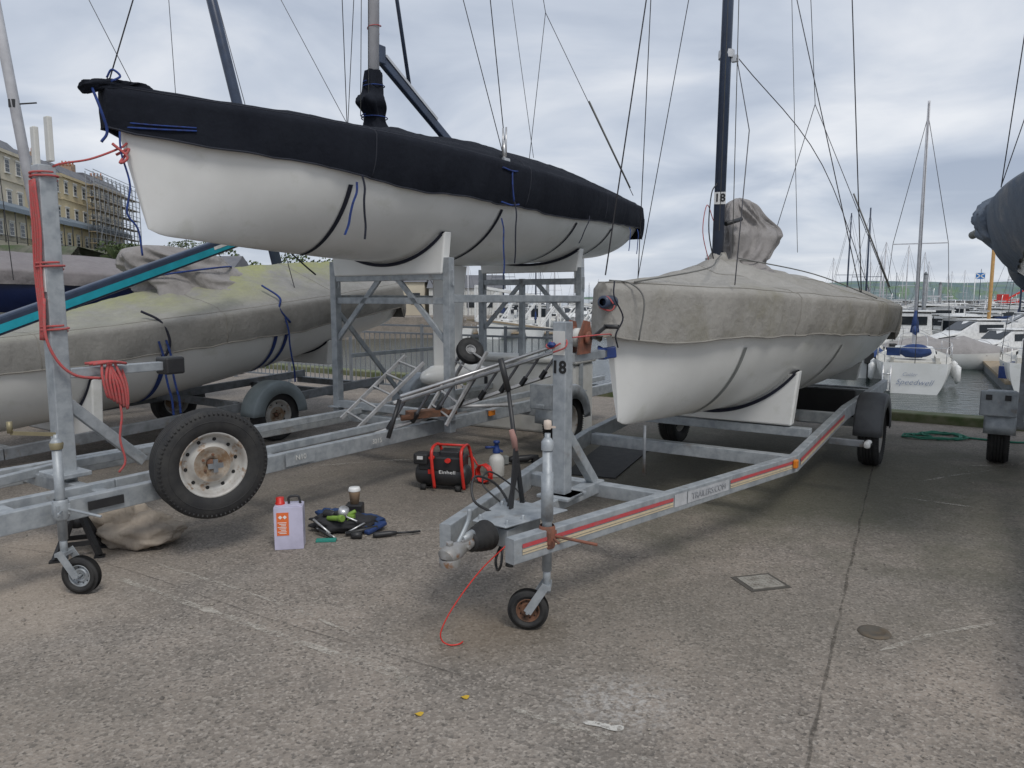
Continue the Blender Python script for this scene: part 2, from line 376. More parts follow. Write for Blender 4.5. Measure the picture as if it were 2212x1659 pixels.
for i in range(8): 
    for j in range(6):
        acc.box((1.41+(i-3.5)*.024*math.cos(.25)-(j-2.5)*.025*math.sin(.25),3.99+(i-3.5)*.024*math.sin(.25)+(j-2.5)*.025*math.cos(.25),.010),(.014,.004,.003),0,.25+(.8 if (i+j)%2 else -.8))
acc.obj('access_cover',mat('cast_plate',(.34,.32,.28),.7,.1,c2=(.22,.20,.17),ns=20),label='small rusty steel access cover set in the concrete',cat='cover')
b=MB(); b.box((1.41,3.99,.002),(.25,.22,.0025),0,.25); b.obj('access_frame',CON_D,kind='structure')
b=MB(); b.lathe([(.001,.004),(.045,.004),(.05,.012),(.07,.010),(.075,.003)],(1.745,3.36,0),(0,0,1),20); b.obj('floor_ring_socket',mat('socket_iron',(.09,.08,.065),.8,c2=(.17,.12,.07)),label='small round iron socket sunk in the concrete',cat='socket')
for (x,y) in [(-.19,2.78),(-.36,2.66)]:
    b=MB(); b.poly([(x+.017*math.cos(a)*(1+.3*math.sin(3*a)),y+.013*math.sin(a),.006+.003*math.sin(2*a)) for a in [k*.6 for k in range(10)]]); b.obj('fallen_leaf',YEL,label='small yellow leaf lying on the concrete',cat='leaf')
b=MB(); rg=random.Random(3)
for _ in range(1100):
    y=rg.uniform(1.7,8); x=rg.uniform(-.8*y,.8*y); s_=rg.uniform(.002,.006)*(1 if rg.random()<.95 else 2)
    b.add([(x-s_,y-s_*.7,.003),(x+s_,y-s_,.003),(x+s_*.8,y+s_,.003),(x-s_,y+s_*.9,.003),(x,y,.004+s_)],[(0,1,4),(1,2,4),(2,3,4),(3,0,4)])
b.obj('grit',mat('grit_stone',(.34,.30,.25),.9,c2=(.10,.09,.08),ns=3,lo=.3,hi=.7),kind='stuff',label='loose grit and small stones scattered over concrete',cat='gravel')
# ---------------------------------------------------------------- SPORTS BOAT
HB=[(0,.025),(.3,.17),(1,.50),(2,.86),(3,1.03),(4,1.07),(5,1.02),(6.15,.9)]
ZS=[(0,.87),(1,.84),(2,.80),(3,.765),(4,.74),(5,.72),(6.15,.70)]
ZK=[(0,.035),(.12,.0),(.35,-.015),(1,-.05),(2,-.09),(3,-.10),(4,-.07),(5,.0),(6.15,.10)]
NN=[(0,1.6),(.5,1.5),(1,1.6),(2,1.9),(3,2.1),(6.15,2.4)]
MM=[(0,4.5),(.3,3.4),(.7,2.5),(1.2,2.1),(2,2.0),(3,2.1),(6.15,2.3)]
def hsec(x,t,off=0):
    b=interp(HB,x)+off; zs=interp(ZS,x); zk=interp(ZK,x)-off; n=interp(NN,x); m=interp(MM,x)
    a=t*math.pi/2; c=max(math.cos(a),0); s_=math.sin(a)
    y=b*c**(2/n); dd=s_**(2/m); z=zs-(zs-zk)*dd
    y*=1-.45*dd*max(0,1-x/1.3)
    return Vector((x+.2*dd**1.05*max(0,1-x/1.1),y,z))
def hz_at(x,wd,off=0):
    b=interp(HB,x)+off; zs=interp(ZS,x); zk=interp(ZK,x)-off; n=interp(NN,x); m=interp(MM,x)
    r=min(1,abs(wd)/b); a=math.acos(r**(n/2)); return zs-(zs-zk)*math.sin(a)**(2/m)
def frange(a,b,n): return [a+(b-a)*i/(n-1) for i in range(n)]
XS=[0,.02,.05,.09,.15,.22,.3,.4,.5]+frange(.6,6.15,38)
hull=MB()
rows=[]
TS=[0,.04,.08,.12,.17,.22,.28,.34,.4,.46,.52,.58,.64,.7,.76,.82,.88,.94,1]
for x in XS:
    L=[hsec(x,t) for t in TS]; rows.append([p for p in L]+[Vector((p.x,-p.y,p.z)) for p in L[::-1][1:]])
hull.grid(rows)
hull.f.append(list(range(len(hull.v)-len(rows[-1]),len(hull.v))));hull.m.append(0);hull.s.append(False)
hull.f.append(list(range(len(rows[0]))));hull.m.append(0);hull.s.append(False)
def hull_obj(parent,m): 
    return hull.obj('hull',m,parent)
def cover_mesh(ridge,skirt,pw,seed,wr=.012,waves=1.0,mx=2.3,radial=.0,pwt=None,pk=1.0):
    b=MB(); rows=[]
    xs=[-.05,-.03,0,.05,.1,.18,.28,.4,.5]+frange(.57,6.15,104)+[6.19,6.2]
    for x in xs:
        xx=max(0,min(6.15,x)); hb=interp(HB,xx)+.018; zs=interp(ZS,xx)+.012; rd=interp(ridge,xx); sk=interp(skirt,xx)
        pp=interp(pwt,xx) if pwt else pw
        if x<0: hb*=.75; 
        if x>6.18: zs-=sk*.5; rd*=.6
        row=[]
        sk2=sk*(1+.09*noise.noise(Vector((x*1.3*waves,seed,0)))+.04*noise.noise(Vector((x*5,seed,4))))
        half=[]
        for k in (1,.86,.72,.58,.44,.3,.16,.05): 
            zz=zs-sk2*k
            zkx=interp(ZK,xx);D=interp(ZS,xx)-zkx; q=min(1,max(0,(zs-zz)/D)); m_=interp(MM,xx);n_=interp(NN,xx)
            cs=max(0,1-q**m_)**(1/n_); y=hb*cs*(1-.45*q*max(0,1-xx/1.3))+.012+.014*k
            fold=.026*noise.noise(Vector((x*2.6,seed+3,k*.6)))+.015*noise.noise(Vector((x*9+k*1.2,seed+9,k*.5)))-.026*abs(noise.noise(Vector((x*5.5-k*1.4,seed+2,0))))
            half.append((y+fold*k*pk+.008,zz))
        half.append((hb-.003,zs+.014)); half.append((hb*.965-.01,zs+.026))
        for k in frange(.9,0,11):
            z=zs+.028+rd*(1-k**pp)
            half.append((hb*k,z))
        side1=[Vector((x,-y,z)) for y,z in half]; side2=[Vector((x,y,z)) for y,z in half[::-1][1:]]
        for p in side1+side2:
            if p.z>zs+.02:
                ed=min(1,(hb-abs(p.y))/.25)
                p.z+=ed*(wr*1.6*noise.noise(Vector((p.x*2.1,p.y*2.6,seed)))+wr*.8*noise.noise(Vector((p.x*6,p.y*3,seed+5)))-wr*1.6*abs(noise.noise(Vector((p.x*1.7+p.y*1.5,p.y*.6-p.x*.4,seed+8))))-wr*1.0*abs(noise.noise(Vector((p.x*3.1-p.y*2.5,p.y*1.2+p.x*.8,seed+18)))))
                if radial:
                    r_=math.hypot(p.x-mx,p.y); p.z+=ed*radial*math.sin(9*math.atan2(p.y,p.x-mx)+seed)*math.exp(-r_/.9)*min(1,r_/.2)
            row.append(p)
        rows.append(row)
    b.grid(rows)
    n=len(rows[0]); b.f.append(list(range(n)));b.m.append(0);b.s.append(True)
    b.f.append(list(range(len(b.v)-n,len(b.v))));b.m.append(0);b.s.append(True)
    b.rows=rows
    return b
def strap(parent,x,m,wd=.035,t0=.22,side=-1,name='strap',lean=0):
    b=MB();rows=[]
    for t in frange(t0,1,22):
        sh=lean*(t-t0)
        p=hsec(x+sh,t,.008); q=hsec(x+wd+sh,t,.008)
        rows.append([Vector((p.x,side*p.y,p.z)),Vector((q.x,side*q.y,q.z))])
    b.grid(rows); return b.obj(name,m,parent)
def boat(label,loc,zb,cm,ridge,skirt,pw,seed,mastm,hullm=GEL,mast=True,wr=.012,group='sports keelboats on trailers ashore',rake=.03,rig=True,mx=2.35,top=9.0,pitch=0,radial=0,pwt=None,hem=None,seams=(1.6,3.3,4.9)):
    B=thing('sailing_boat',label,'sailboat',(loc[0],loc[1],zb),math.radians(56),group)
    B.rotation_euler=(0,math.radians(-pitch),math.radians(56))
    hull_obj(B,hullm)
    cm_=cover_mesh(ridge,skirt,pw,seed,wr,1,mx,radial,pwt); cm_.obj('boat_cover',cm,B)
    if hem:
        b=MB()
        for s_ in (0,-1): b.tube([r[s_] for r in cm_.rows],.007,5)
        b.obj('cover_hem',hem,B)
        for xs_ in seams:
            r=min(cm_.rows,key=lambda q:abs(q[0].x-xs_)); b=MB(); b.tube([p+Vector((0,0,.001)) for p in r],.0045,5); b.obj('cover_seam',hem,B)
        b=MB(); b.tube([r[9]+Vector((0,0,.002)) for r in cm_.rows[3:-2]],.004,5); b.obj('cover_seam',hem,B)
    if mast:
        z0=interp(ZS,mx)+interp(ridge,mx)-.15
        b=MB(); b.tube([(mx,0,z0),(mx+rake*3,0,z0+3),(mx+rake*6,0,z0+6),(mx+rake*top,0,z0+top)],[.058,.056,.052,.04],16,0,.75)
        b.obj('mast',mastm,B)
        if rig:
            H=Vector((mx+rake*7.6,0,z0+7.6)); T=Vector((mx+rake*top,0,z0+top))
            rope('forestay',[(-.0,0,.95),H],.0045,WIRE,B,5)
            for sy in (1,-1):
                rope('shroud',[(mx+.65,sy*1.0,.86),(mx+.3+.0,sy*.72,z0+4.1),H],.0045,WIRE,B,5,False)
                rope('shroud',[(mx+.6,sy*1.0,.86),(mx+rake*4,sy*.05,z0+4.0)],.004,WIRE,B,5,False)
                b=MB(); b.tube([(mx+rake*4.1,0,z0+4.1),(mx+.3,sy*.72,z0+4.12)],.013,6); b.obj('spreader',mastm,B)
            rope('backstay',[T,Vector((5.3,0,z0+2.1))],.004,WIRE,B,5,False)
            for sy in (1,-1): rope('backstay',[(5.3,0,z0+2.1),(6.1,sy*.82,.86)],.0045,WIRE,B,5,False)
            rope('backstay_purchase',[(5.68,-.4,z0+1.1),(6.05,-.80,.95)],.010,ROPEG,B,5,False)
            rope('halyard',[(mx+.08,.06,z0+.5),(mx+rake*8+.1,.05,z0+8)],.0035,ROPEG,B,5,False)
            rope('halyard',[(mx-.09,-.04,z0+.4),(mx+rake*8-.07,0,z0+8)],.0035,ROPEG,B,5,False)
            rope('halyard',[(mx-.4,-.25,z0+.2),(mx+rake*8-.07,0,z0+8)],.0035,ROPEG,B,5,False)
            rope('topping_lift',[(5.2,.1,z0+.4),T],.0035,ROPEG,B,5,False)
    return B
F0=Vector((-2.80,4.49,0)); AX=Vector((.5592,.829,0)); WX=Vector((.829,-.5592,0))
def W(s,w_,z=0): 
    p=F0+AX*s+WX*w_; return Vector((p.x,p.y,z))
# ---- boat one
B1=boat('white sports sailboat under black cover, raised on tall trailer frame',W(.427,0),2.03,C_BLACK,
  [(0,.04),(.5,.08),(1,.11),(1.8,.17),(2.4,.25),(3.2,.33),(4,.38),(5,.37),(6.15,.25)],[(0,.24),(1,.30),(2,.36),(3,.36),(4,.36),(5,.30),(6.15,.26)],1.7,1.0,ALUW,radial=.014,hem=SEAMB,wr=.016)
for x,t in ((1.45,.28),(3.0,.28),(4.35,.28),(5.3,.28)): strap(B1,x,BLACKW,.035,t)
b=MB(); b.drape([(-.15,.02,.84,.02,.015),(-.13,.02,.865,.06,.035),(-.08,0,.89,.10,.05),(-.0,0,.915,.15,.07),(.10,0,.935,.20,.08),(.14,-.01,.955,.15,.06),(.16,-.01,.965,.02,.02)],3,3,.35,crease=1.8); b.obj('cover_bow_bundle',C_BLACK,B1)
mz=interp(ZS,2.35)+.24
b=MB(); b.drape([(2.42,0,mz-.06,.28,.24),(2.40,0,mz+.02,.17,.15),(2.38,0,mz+.10,.11,.10),(2.36,-.01,mz+.17,.105,.09),(2.31,-.03,mz+.25,.155,.11),(2.31,-.03,mz+.30,.145,.10),(2.36,0,mz+.36,.10,.09),(2.37,0,mz+.46,.09,.08),(2.37,0,mz+.56,.078,.068)],5,5,.15,crease=1.6); b.obj('mast_boot',C_BLACK,B1)
rope('lashing',[(2.37+.1*math.cos(a),.09*math.sin(a),mz+.40+.006*a) for a in [k*.5 for k in range(20)]],.005,BLUEW,B1)
rope('lashing',[(2.37+.12*math.cos(a),.11*math.sin(a),mz+.14+.003*a) for a in [k*.5 for k in range(20)]],.005,BLUEW,B1)
b=MB(); b.bar((2.44,0,mz+.70),(3.45,-.02,mz+.10),.055,.085); b.box((2.45,0,mz+.72),(.10,.07,.16)); b.obj('boom',MASTD,B1,bev=.01)
b=MB(); b.bar((2.50,-.03,mz+.72),(3.2,-.04,mz+.30),.02,.025); b.obj('boom_track',ALU,B1)
b=MB(); b.tube([(2.85,0,mz+.52),(2.62,0,mz+1.6),(2.55,0,mz+2.6)],.018,8); b.obj('strut',MASTD,B1)
for z in (.9,1.35,2.1): rope('halyard_tie',[(2.39+.065*math.cos(a),.055*math.sin(a),mz+z+.01*a) for a in [k*.5 for k in range(15)]],.004,REDROPE,B1)
for sy in (-1,1):
    b=MB(); b.cyl((2.98,sy*.99,.80),(2.99,sy*.985,.98),.018,None,8); b.box((3.0,sy*1.0,.80),(.09,.03,.05)); b.tube([(3.0,sy*1.0,.84),(3.02,sy*.99,1.1)],.008,6); b.tube([(2.95,sy*1.0,.84),(2.97,sy*.99,1.08)],.008,6); b.obj('shroud_turnbuckle',ALU,B1)
def tag(parent,x,z,l,m=BLUEW,dx=.02,y=None):
    pts=[]
    for k in range(6):
        zz=z-l*k/5; yy=(-interp(HB,x)-.05) if y is None else y
        pts.append((x+dx*k/5+.01*math.sin(k*2),yy-.012*math.sin(k),zz))
    b=MB(); P=catm(pts); b.grid([[p+Vector((-.012,0,0)),p+Vector((.012,0,0))] for p in P]); return b.obj('webbing_tail',m,parent)
tag(B1,1.47,.50,.48,BLACKW,.03); tag(B1,1.43,.44,.40,BLUEW,-.12); tag(B1,3.02,.44,.55,BLACKW,.02); tag(B1,3.0,.30,.5,BLUEW,.06,-.95); tag(B1,5.6,.42,.28); tag(B1,5.9,.42,.3,BLUEW); tag(B1,4.4,.44,.3,BLACKW,-.2)
for (x,z) in ((3.0,.72),(2.98,.42)):
    rope('lashing',[(x-.14,-interp(HB,x)-.035,z),(x,-interp(HB,x)-.045,z-.015),(x+.14,-interp(HB,x)-.035,z+.005)],.008,BLUEW,B1)
rope('lashing',[(3.0,-1.07,.70),(2.99,-1.08,.57),(3.02,-1.075,.44)],.008,BLUEW,B1)
rope('lashing',[(.02,-.05,.66),(.2,-.16,.665),(.42,-.27,.68)],.006,BLUEW,B1)
rope('lashing',[(.02,-.05,.69),(.2,-.16,.69),(.42,-.27,.70)],.005,BLUEW,B1)
rope('lashing',[(-.12,0,.90),(-.10,-.06,.75),(-.06,-.05,.62),(-.09,-.03,.55)],.009,BLUEW,B1)
rope('lashing',[(.02,-.05,.66),(.01,-.07,.5),(.05,-.08,.3),(.02,-.08,.12),(.08,-.09,.02),(.10,-.09,-.15)],.007,BLUEW,B1)
rope('lashing',[(.0,.03,.97),(.02,0,1.02),(.05,-.04,.98),(-.02,-.06,.93)],.007,BLUEW,B1)
b=MB()
rows=[]
for z,c in ((-.09,.55),(-.4,.50),(-.8,.46),(-1.15,.42)):
    rows.append([Vector((3.15+c*(.5-.5*math.cos(a)),(.045*math.sin(a)*(1.2-.3*math.cos(a))),z)) for a in [k*2*math.pi/20 for k in range(20)]])
b.grid(rows,0,True,True)
b.tube([(2.95,0,-1.22),(3.0,0,-1.22),(3.15,0,-1.22),(3.5,0,-1.22),(3.9,0,-1.22),(4.1,0,-1.22)],[.01,.06,.11,.12,.07,.01],16)
b.obj('keel',GEL,B1)
b=MB(); b.bar((6.17,0,.62),(6.22,0,-.35),.03,.25); b.obj('rudder',GEL,B1,bev=.01)
# ---- boat two
C2=Vector((-.28,3.18,0)); P2=C2+AX*1.5
RG2=[(0,.00),(.5,.05),(1.0,.11),(1.6,.21),(2.0,.30),(2.4,.33),(3.2,.32),(4.2,.31),(5.2,.27),(6.15,.20)]
MX2=2.02
B2=boat('white sports sailboat under sagging beige-grey cover on road trailer',P2,.79,C_GREY,RG2,
  [(0,.30),(.5,.33),(1,.31),(2,.28),(3,.28),(4,.27),(5,.28),(6.15,.27)],1.05,5.0,MASTD,wr=.028,mx=MX2,radial=.026,pwt=[(0,1.6),(1,1.2),(2.2,1.0),(3,1.05),(6.15,1.5)],hem=HEMM)
for x in (1.15,2.5,4.0): strap(B2,x,GREYW,.028,.25,lean=.12)
zr=interp(ZS,2.9)+.37
b=MB(); b.drape([(2.42,0,zr-.18,.52,.42),(2.46,0,zr-.08,.36,.30),(2.50,-.01,zr+.00,.30,.22),(2.60,-.03,zr+.08,.38,.23),(2.72,-.04,zr+.18,.48,.25),(2.78,-.04,zr+.28,.46,.24),(2.70,-.03,zr+.36,.36,.20),(2.60,-.02,zr+.44,.26,.15),(2.56,-.02,zr+.50,.17,.10),(2.54,0,zr+.54,.03,.03)],11,6,.18,nu=96,per=9,crease=1.9)
b.obj('boom_cover',C_PURP,B2)
rope('lashing',[(2.5+.33*math.cos(a),.24*math.sin(a),zr+.0+.02*math.sin(a)) for a in [k*.4 for k in range(17)]],.005,ROPEG,B2)
b=MB(); b.drape([(MX2+.02,0,zr-.18,.26,.22),(MX2+.02,0,zr-.09,.13,.12),(MX2+.02,0,zr-.01,.10,.09),(MX2+.02,0,zr+.05,.062,.055)],2,5,.14); b.obj('mast_boot',C_GREY,B2)
b=MB(); b.cyl((MX2+.04,-.05,zr+.28),(MX2+.22,-.12,zr+.33),.018); b.tube(catm([(MX2-.08,-.02,zr-.1),(MX2-.16,.02,zr+.20),(MX2-.13,.02,zr+.5),(MX2-.05,.0,zr+.6)]),.005); b.obj('mast_fittings',BLACKP,B2)
rope('halyard_tie',[(MX2-.09,.03,zr-.05),(MX2-.19,.06,zr+.2),(MX2-.14,.05,zr+.42),(MX2-.06,.02,zr+.30)],.0035,REDROPE,B2)
nd=(Vector((0,0,0))-(P2+AX*MX2)); nd.z=0; nd=Matrix.Rotation(-math.radians(56),3,'Z')@nd.normalized()
rt=Vector((0,0,1)).cross(nd); mc=Vector((MX2+.02,0,zr+.48))
b=MB(); b.add([mc+nd*.066+rt*x*.046+Vector((0,0,z*.048)) for x,z in((-1,-1),(1,-1),(1,1),(-1,1))],[(0,1,2,3)]); b.obj('number_plate',WHITE,B2)
txt('18',.088,mc+nd*.069,rt,(0,0,1),BLK,B2,'number_lettering',bold=.002)
b=MB(); b.lathe([(.064,-.03),(.066,0),(.064,.03)],(MX2+.07,0,zr+1.62),(0,0,1),14); b.box((MX2+.07,-.07,zr+1.58),(.04,.05,.05)); b.obj('mast_band',ALU,B2)
rope('shroud',[(MX2+.07,-.08,zr+1.60),(1.6,-.35,zr+.9),(.9,-.5,.9)],.004,WIRE,B2,5,False)
rope('shroud',[(MX2+.07,-.08,zr+1.60),(3.4,-.5,zr+.9),(5.9,-.6,.9)],.004,WIRE,B2,5)
b=MB(); b.lathe([(.022,.09),(.030,.09),(.038,.08),(.040,-.03),(.034,-.05),(.026,-.04),(.022,.05),(.001,.05)],(-.04,-.05,.79),(-1,0,0),20); b.obj('bowsprit_socket',MASTD,B2)
rope('lashing',[(-.09,-.10,.78),(-.11,-.07,.82),(-.11,-.02,.81),(-.10,-.02,.76),(-.10,-.09,.74),(-.09,-.11,.77)],.005,REDROPE,B2)
rope('lashing',[(-.04,-.08,.91),(-.08,-.10,.82),(-.02,-.13,.70),(-.05,-.10,.60),(0,-.09,.52)],.005,BLACKW,B2)
rope('lashing',[(.05,.0,.92),(.1,-.12,.90),(.12,-.2,.8),(.10,-.18,.56)],.005,ROPEG,B2)
for (x,l) in ((5.7,.35),(5.4,.28)): tag(B2,x,.5,l,GREYW,.02)
rope('drawcord',[(.15,-.12,.91),(.9,-.3,1.01),(1.6,-.14,1.11),(1.95,-.06,1.17)],.005,ROPEG,B2)
rope('drawcord',[(2.1,-.15,1.14),(2.8,-.6,1.02),(3.2,-1.05,.81)],.005,ROPEG,B2)
# ---- boat three (bow-down trim)
B3=boat('white sports sailboat under mossy grey-green cover on low trailer',W(-.63,-3.0),.22,C_GREEN,
  [(0,.0),(1,.02),(2,.08),(2.8,.22),(3.6,.38),(4.4,.40),(5.4,.38),(6.15,.32)],[(0,.28),(2,.30),(4,.32),(6.15,.3)],1.15,9.0,MASTD,wr=.02,mast=False,pitch=8,mx=3.4,radial=.02,hem=HEMM)
b=MB(); b.drape([(3.75,0,.86,.90,.62),(3.7,0,1.00,.74,.50),(3.6,0,1.12,.62,.42),(3.5,0,1.23,.58,.37),(3.4,0,1.33,.54,.33),(3.3,0,1.42,.44,.27),(3.2,0,1.50,.26,.16),(3.18,0,1.53,.03,.03)],21,6,.14,nu=88,per=8,crease=1.7); b.obj('boom_cover',C_PURP,B3)
rope('lashing',[(3.54+.60*math.cos(a),.43*math.sin(a),1.18-.04*math.sin(a)) for a in [k*.4 for k in range(17)]],.010,BLUEW,B3)
for x,m in ((2.6,BLUEW),(3.9,BLUEW),(4.05,BLUEW),(5.1,BLACKW)): strap(B3,x,m,.05,.22)
for x in (2.55,2.62,4.0): tag(B3,x,.62,.75,BLUEW,.02)
rope('lashing',[(2.5,-.9,.92),(2.62,-1.0,.80),(2.66,-1.03,.60),(2.6,-1.0,.45)],.012,BLACKW,B3)
rope('lashing',[(4.0,-.8,.98),(4.02,-1.05,.84),(3.96,-1.1,.72),(4.08,-1.1,.55)],.012,BLUEW,B3)
# ---- boat four
B4=boat('navy and white keelboat under mauve-grey cover behind others',W(-1.2,-5.7),1.15,C_MAUVE,
  [(0,.03),(2,.22),(4,.25),(6.15,.18)],[(0,.15),(2,.16),(4,.16),(6.15,.16)],1.6,14.0,ALUW,hullm=NAVY,mast=False,wr=.012)
b=MB()
for sy in (1,-1):
    rows=[]
    for x in frange(.3,6.1,30):
        rows.append([Vector((p.x,sy*p.y,p.z)) for p in (hsec(x,t,.004) for t in (.36,.42,.5,.6,.75,.9))])
    b.grid(rows)
b.obj('lower_topsides',WPAINT,B4)
# ---- boat five
B5=boat('raised sports sailboat under blue and grey cover',W(2.3,5.72),1.66,C_BLUE,
  [(0,.02),(2,.12),(4,.22),(6.15,.15)],[(0,.24),(3,.56),(6.15,.5)],1.6,17.0,MASTD,wr=.02)
b=MB(); b.drape([(3.9,.88,.40,.5,.16),(4.0,.98,.58,.6,.22),(4.1,.98,.80,.58,.23),(4.2,.82,.96,.45,.18),(4.2,.65,1.06,.1,.06)],31,6,.22,nu=88,per=7,crease=1.9); b.obj('rolled_cover',C_BLUE,B5)
b=MB(); b.cyl((4.75,1.25,.60),(4.62,1.16,.64),.04); b.obj('cover_roll_end',GREYW,B5)
# ---------------------------------------------------------------- wheels & trailers
def tyre_prof(r,w_,ri):
    p=[(ri,-w_*.34),(ri+.012,-w_*.42),(ri+(r-ri)*.35,-w_*.5),(ri+(r-ri)*.7,-w_*.49),(r-.018,-w_*.44),(r-.004,-w_*.38)]
    k=5; tw=w_*.72
    for i in range(k):
        a=-tw/2+tw*i/k; bb=a+tw/k
        p+=[(r,a+.004),(r,bb-.004),(r-.008,bb-.003),(r-.008,bb+.003)]
    p=p[:-2]
    p+=[(r-.004,w_*.38),(r-.018,w_*.44),(ri+(r-ri)*.7,w_*.49),(ri+(r-ri)*.35,w_*.5),(ri+.012,w_*.42),(ri,w_*.34)]
    return p
def wheel(parent,c,ax,r=.31,w_=.18,rimm=RIM,ri=None,name='wheel',label=None,side=1):
    ri=ri or r*.58; ax=Vector(ax).normalized()*side
    wh=thing(name,label,None,c,0,None,parent)
    b=MB(); b.lathe(tyre_prof(r,w_,ri),(0,0,0),ax,56)
    u=ax.orthogonal().normalized(); v=ax.cross(u)
    if r>.25:
        for j in range(72):
            a=2*math.pi*j/72; dr=u*math.cos(a)+v*math.sin(a)
            for s_ in (-1,1):
                o=dr*(r-.012)+ax*(s_*w_*.435)
                b.bar(o-ax*.012*s_,o+ax*.010*s_-dr*.012,.009,.012,0,dr)
    b.lathe([(r*.80,w_*.497),(r*.805,w_*.507),(r*.815,w_*.507),(r*.82,w_*.49)],(0,0,0),ax,48)
    b.obj('tyre',RUBBER,wh)
    b=MB(); s=ri/.195
    b.lathe([(ri+.004,-w_*.3),(ri+.01,-w_*.36),(ri-.01,-w_*.3),(ri-.03,0)],(0,0,0),ax,40)
    b.lathe([(ri+.012*s,w_*.37),(ri+.008*s,w_*.40),(ri-.002,w_*.38),(ri-.012*s,w_*.30),(ri-.022*s,w_*.10),(ri-.035*s,w_*.06),(.145*s,w_*.05),(.125*s,w_*.16),(.110*s,w_*.22)],(0,0,0),ax,40)
    b.lathe([(.110*s,w_*.22),(.09*s,w_*.20),(.075*s,w_*.14),(.055*s,w_*.12),(.033*s,w_*.12),(.033*s,w_*.02),(.001,w_*.02)],(0,0,0),ax,40,3)
    for j in range(10):
        a=2*math.pi*j/10; o=(u*math.cos(a)+v*math.sin(a))*.152*s+ax*w_*.058; 
        b.lathe([(.001,.004),(.011*s,.004),(.012*s,.001)],o,ax,10,1,False)
    for j in range(5):
        a=2*math.pi*j/5; o=(u*math.cos(a)+v*math.sin(a))*.056*s+ax*w_*.125
        b.lathe([(.001,.012),(.008*s,.012),(.009*s,0)],o,ax,6,2,False)
    b.lathe([(.001,.03),(.024*s,.03),(.028*s,.02),(.029*s,0)],ax*w_*.1,ax,16,2)
    b.obj('rim',[rimm,BLK,RUST if r>.2 else rimm,RIMR if r>.2 else rimm],wh)
    return wh
def fender(parent,c,r,w_,m,a0=8,a1=172,lip=.05,name='mudguard'):
    b=MB(); rows=[]
    for k in range(19):
        a=math.radians(a0+(a1-a0)*k/18); ca,sa=math.cos(a),math.sin(a)
        row=[]
        for rr,y in ((r-lip,-w_/2),(r,-w_/2),(r+.012,-w_/2+.02),(r+.015,0),(r+.012,w_/2-.02),(r,w_/2),(r-lip,w_/2),(r-lip,w_/2-.006),(r-.006,w_/2-.006),(r-.006,-w_/2+.006),(r-lip,-w_/2+.006)):
            row.append(Vector((c[0]-ca*rr,c[1]+y,c[2]+sa*rr)))
        rows.append(row)
    b.grid(rows,0,True,True); b.f.append(list(range(11)));b.m.append(0);b.s.append(False); b.f.append(list(range(len(b.v)-11,len(b.v))));b.m.append(0);b.s.append(False)
    return b.obj(name,m,parent)
def cradle(parent,xb,zb,half,m=GEL,th=.10,drop=.13,bx=0):
    ys=frange(-half,half,31); zt=[hz_at(xb,y,.02) for y in ys]; zb0=min(zt)-drop
    out=[(bx+xb,-half+.02,zb0+zb+.015),(bx+xb,half-.02,zb0+zb+.015),(bx+xb,half+.025,zb+zt[-1]+.015)]+[(bx+xb,y,zb+z) for y,z in list(zip(ys,zt))[::-1]]+[(bx+xb,-half-.025,zb+zt[0]+.015)]
    b=MB(); b.prism([Vector(p)-Vector((th/2,0,0)) for p in out],(th,0,0)); b.obj('hull_cradle',m,parent,bev=.014)
    b=MB(); rows=[]
    for y,z in zip(ys,zt):
        rows.append([(bx+xb-th/2-.012,y,zb+z-.018),(bx+xb-th/2-.012,y,zb+z+.012),(bx+xb+th/2+.012,y,zb+z+.012),(bx+xb+th/2+.012,y,zb+z-.018)])
    b.grid([[Vector(p) for p in r] for r in rows],0,False,True); b.obj('cradle_pad',PADB,parent)
def jockey(parent,x,y,ztop,zrail,r=.10,clm=RUSTR,fwd=1,hub=RUST):
    J=thing('jockey_wheel',None,None,(x,y,0),0,None,parent)
    b=MB(); b.cyl((0,0,.30),(0,0,ztop-.05),.024,None,16); b.cyl((0,0,.19),(0,0,.34),.019,None,12); b.cyl((0,0,ztop-.05),(0,0,ztop+.02),.014); b.lathe([(.03,0),(.03,.04),(.015,.06),(.001,.06)],(0,0,ztop-.06),(0,0,1),14); b.obj('jockey_tube',GALV,J)
    b=MB(); b.box((0,0,zrail),(.07,.07,.06)); b.lathe([(.035,-.055),(.04,-.045),(.04,.045),(.035,.055)],(0,0,zrail),(0,0,1),16); b.cyl((.02,-.02,zrail),(.10,-.22,zrail-.03),.008,None,8); b.cyl((-.02,-.05,zrail),(-.06,-.1,zrail),.007,None,8); b.obj('clamp',clm,J,bev=.004)
    fx,fy=fwd if isinstance(fwd,tuple) else (fwd,0)
    ex,ey=.09*fx,.09*fy; nx,ny=(-ey/.09,ex/.09)
    b=MB()
    for s_ in (-1,1): b.bar((nx*.045*s_,ny*.045*s_,.24),(ex+nx*.045*s_,ey+ny*.045*s_,r),.006,.04)
    b.bar((-nx*.048,-ny*.048,.225),(nx*.048,ny*.048,.225),.045,.02); b.cyl((ex-nx*.05,ey-ny*.05,r),(ex+nx*.05,ey+ny*.05,r),.008); b.obj('jockey_fork',GALV,J)
    wheel(J,(ex,ey,r),(nx,ny,0) if (nx*-.83+ny*-.5)>0 else (-nx,-ny,0),r,.055,hub,r*.55,'small_wheel')
    return J
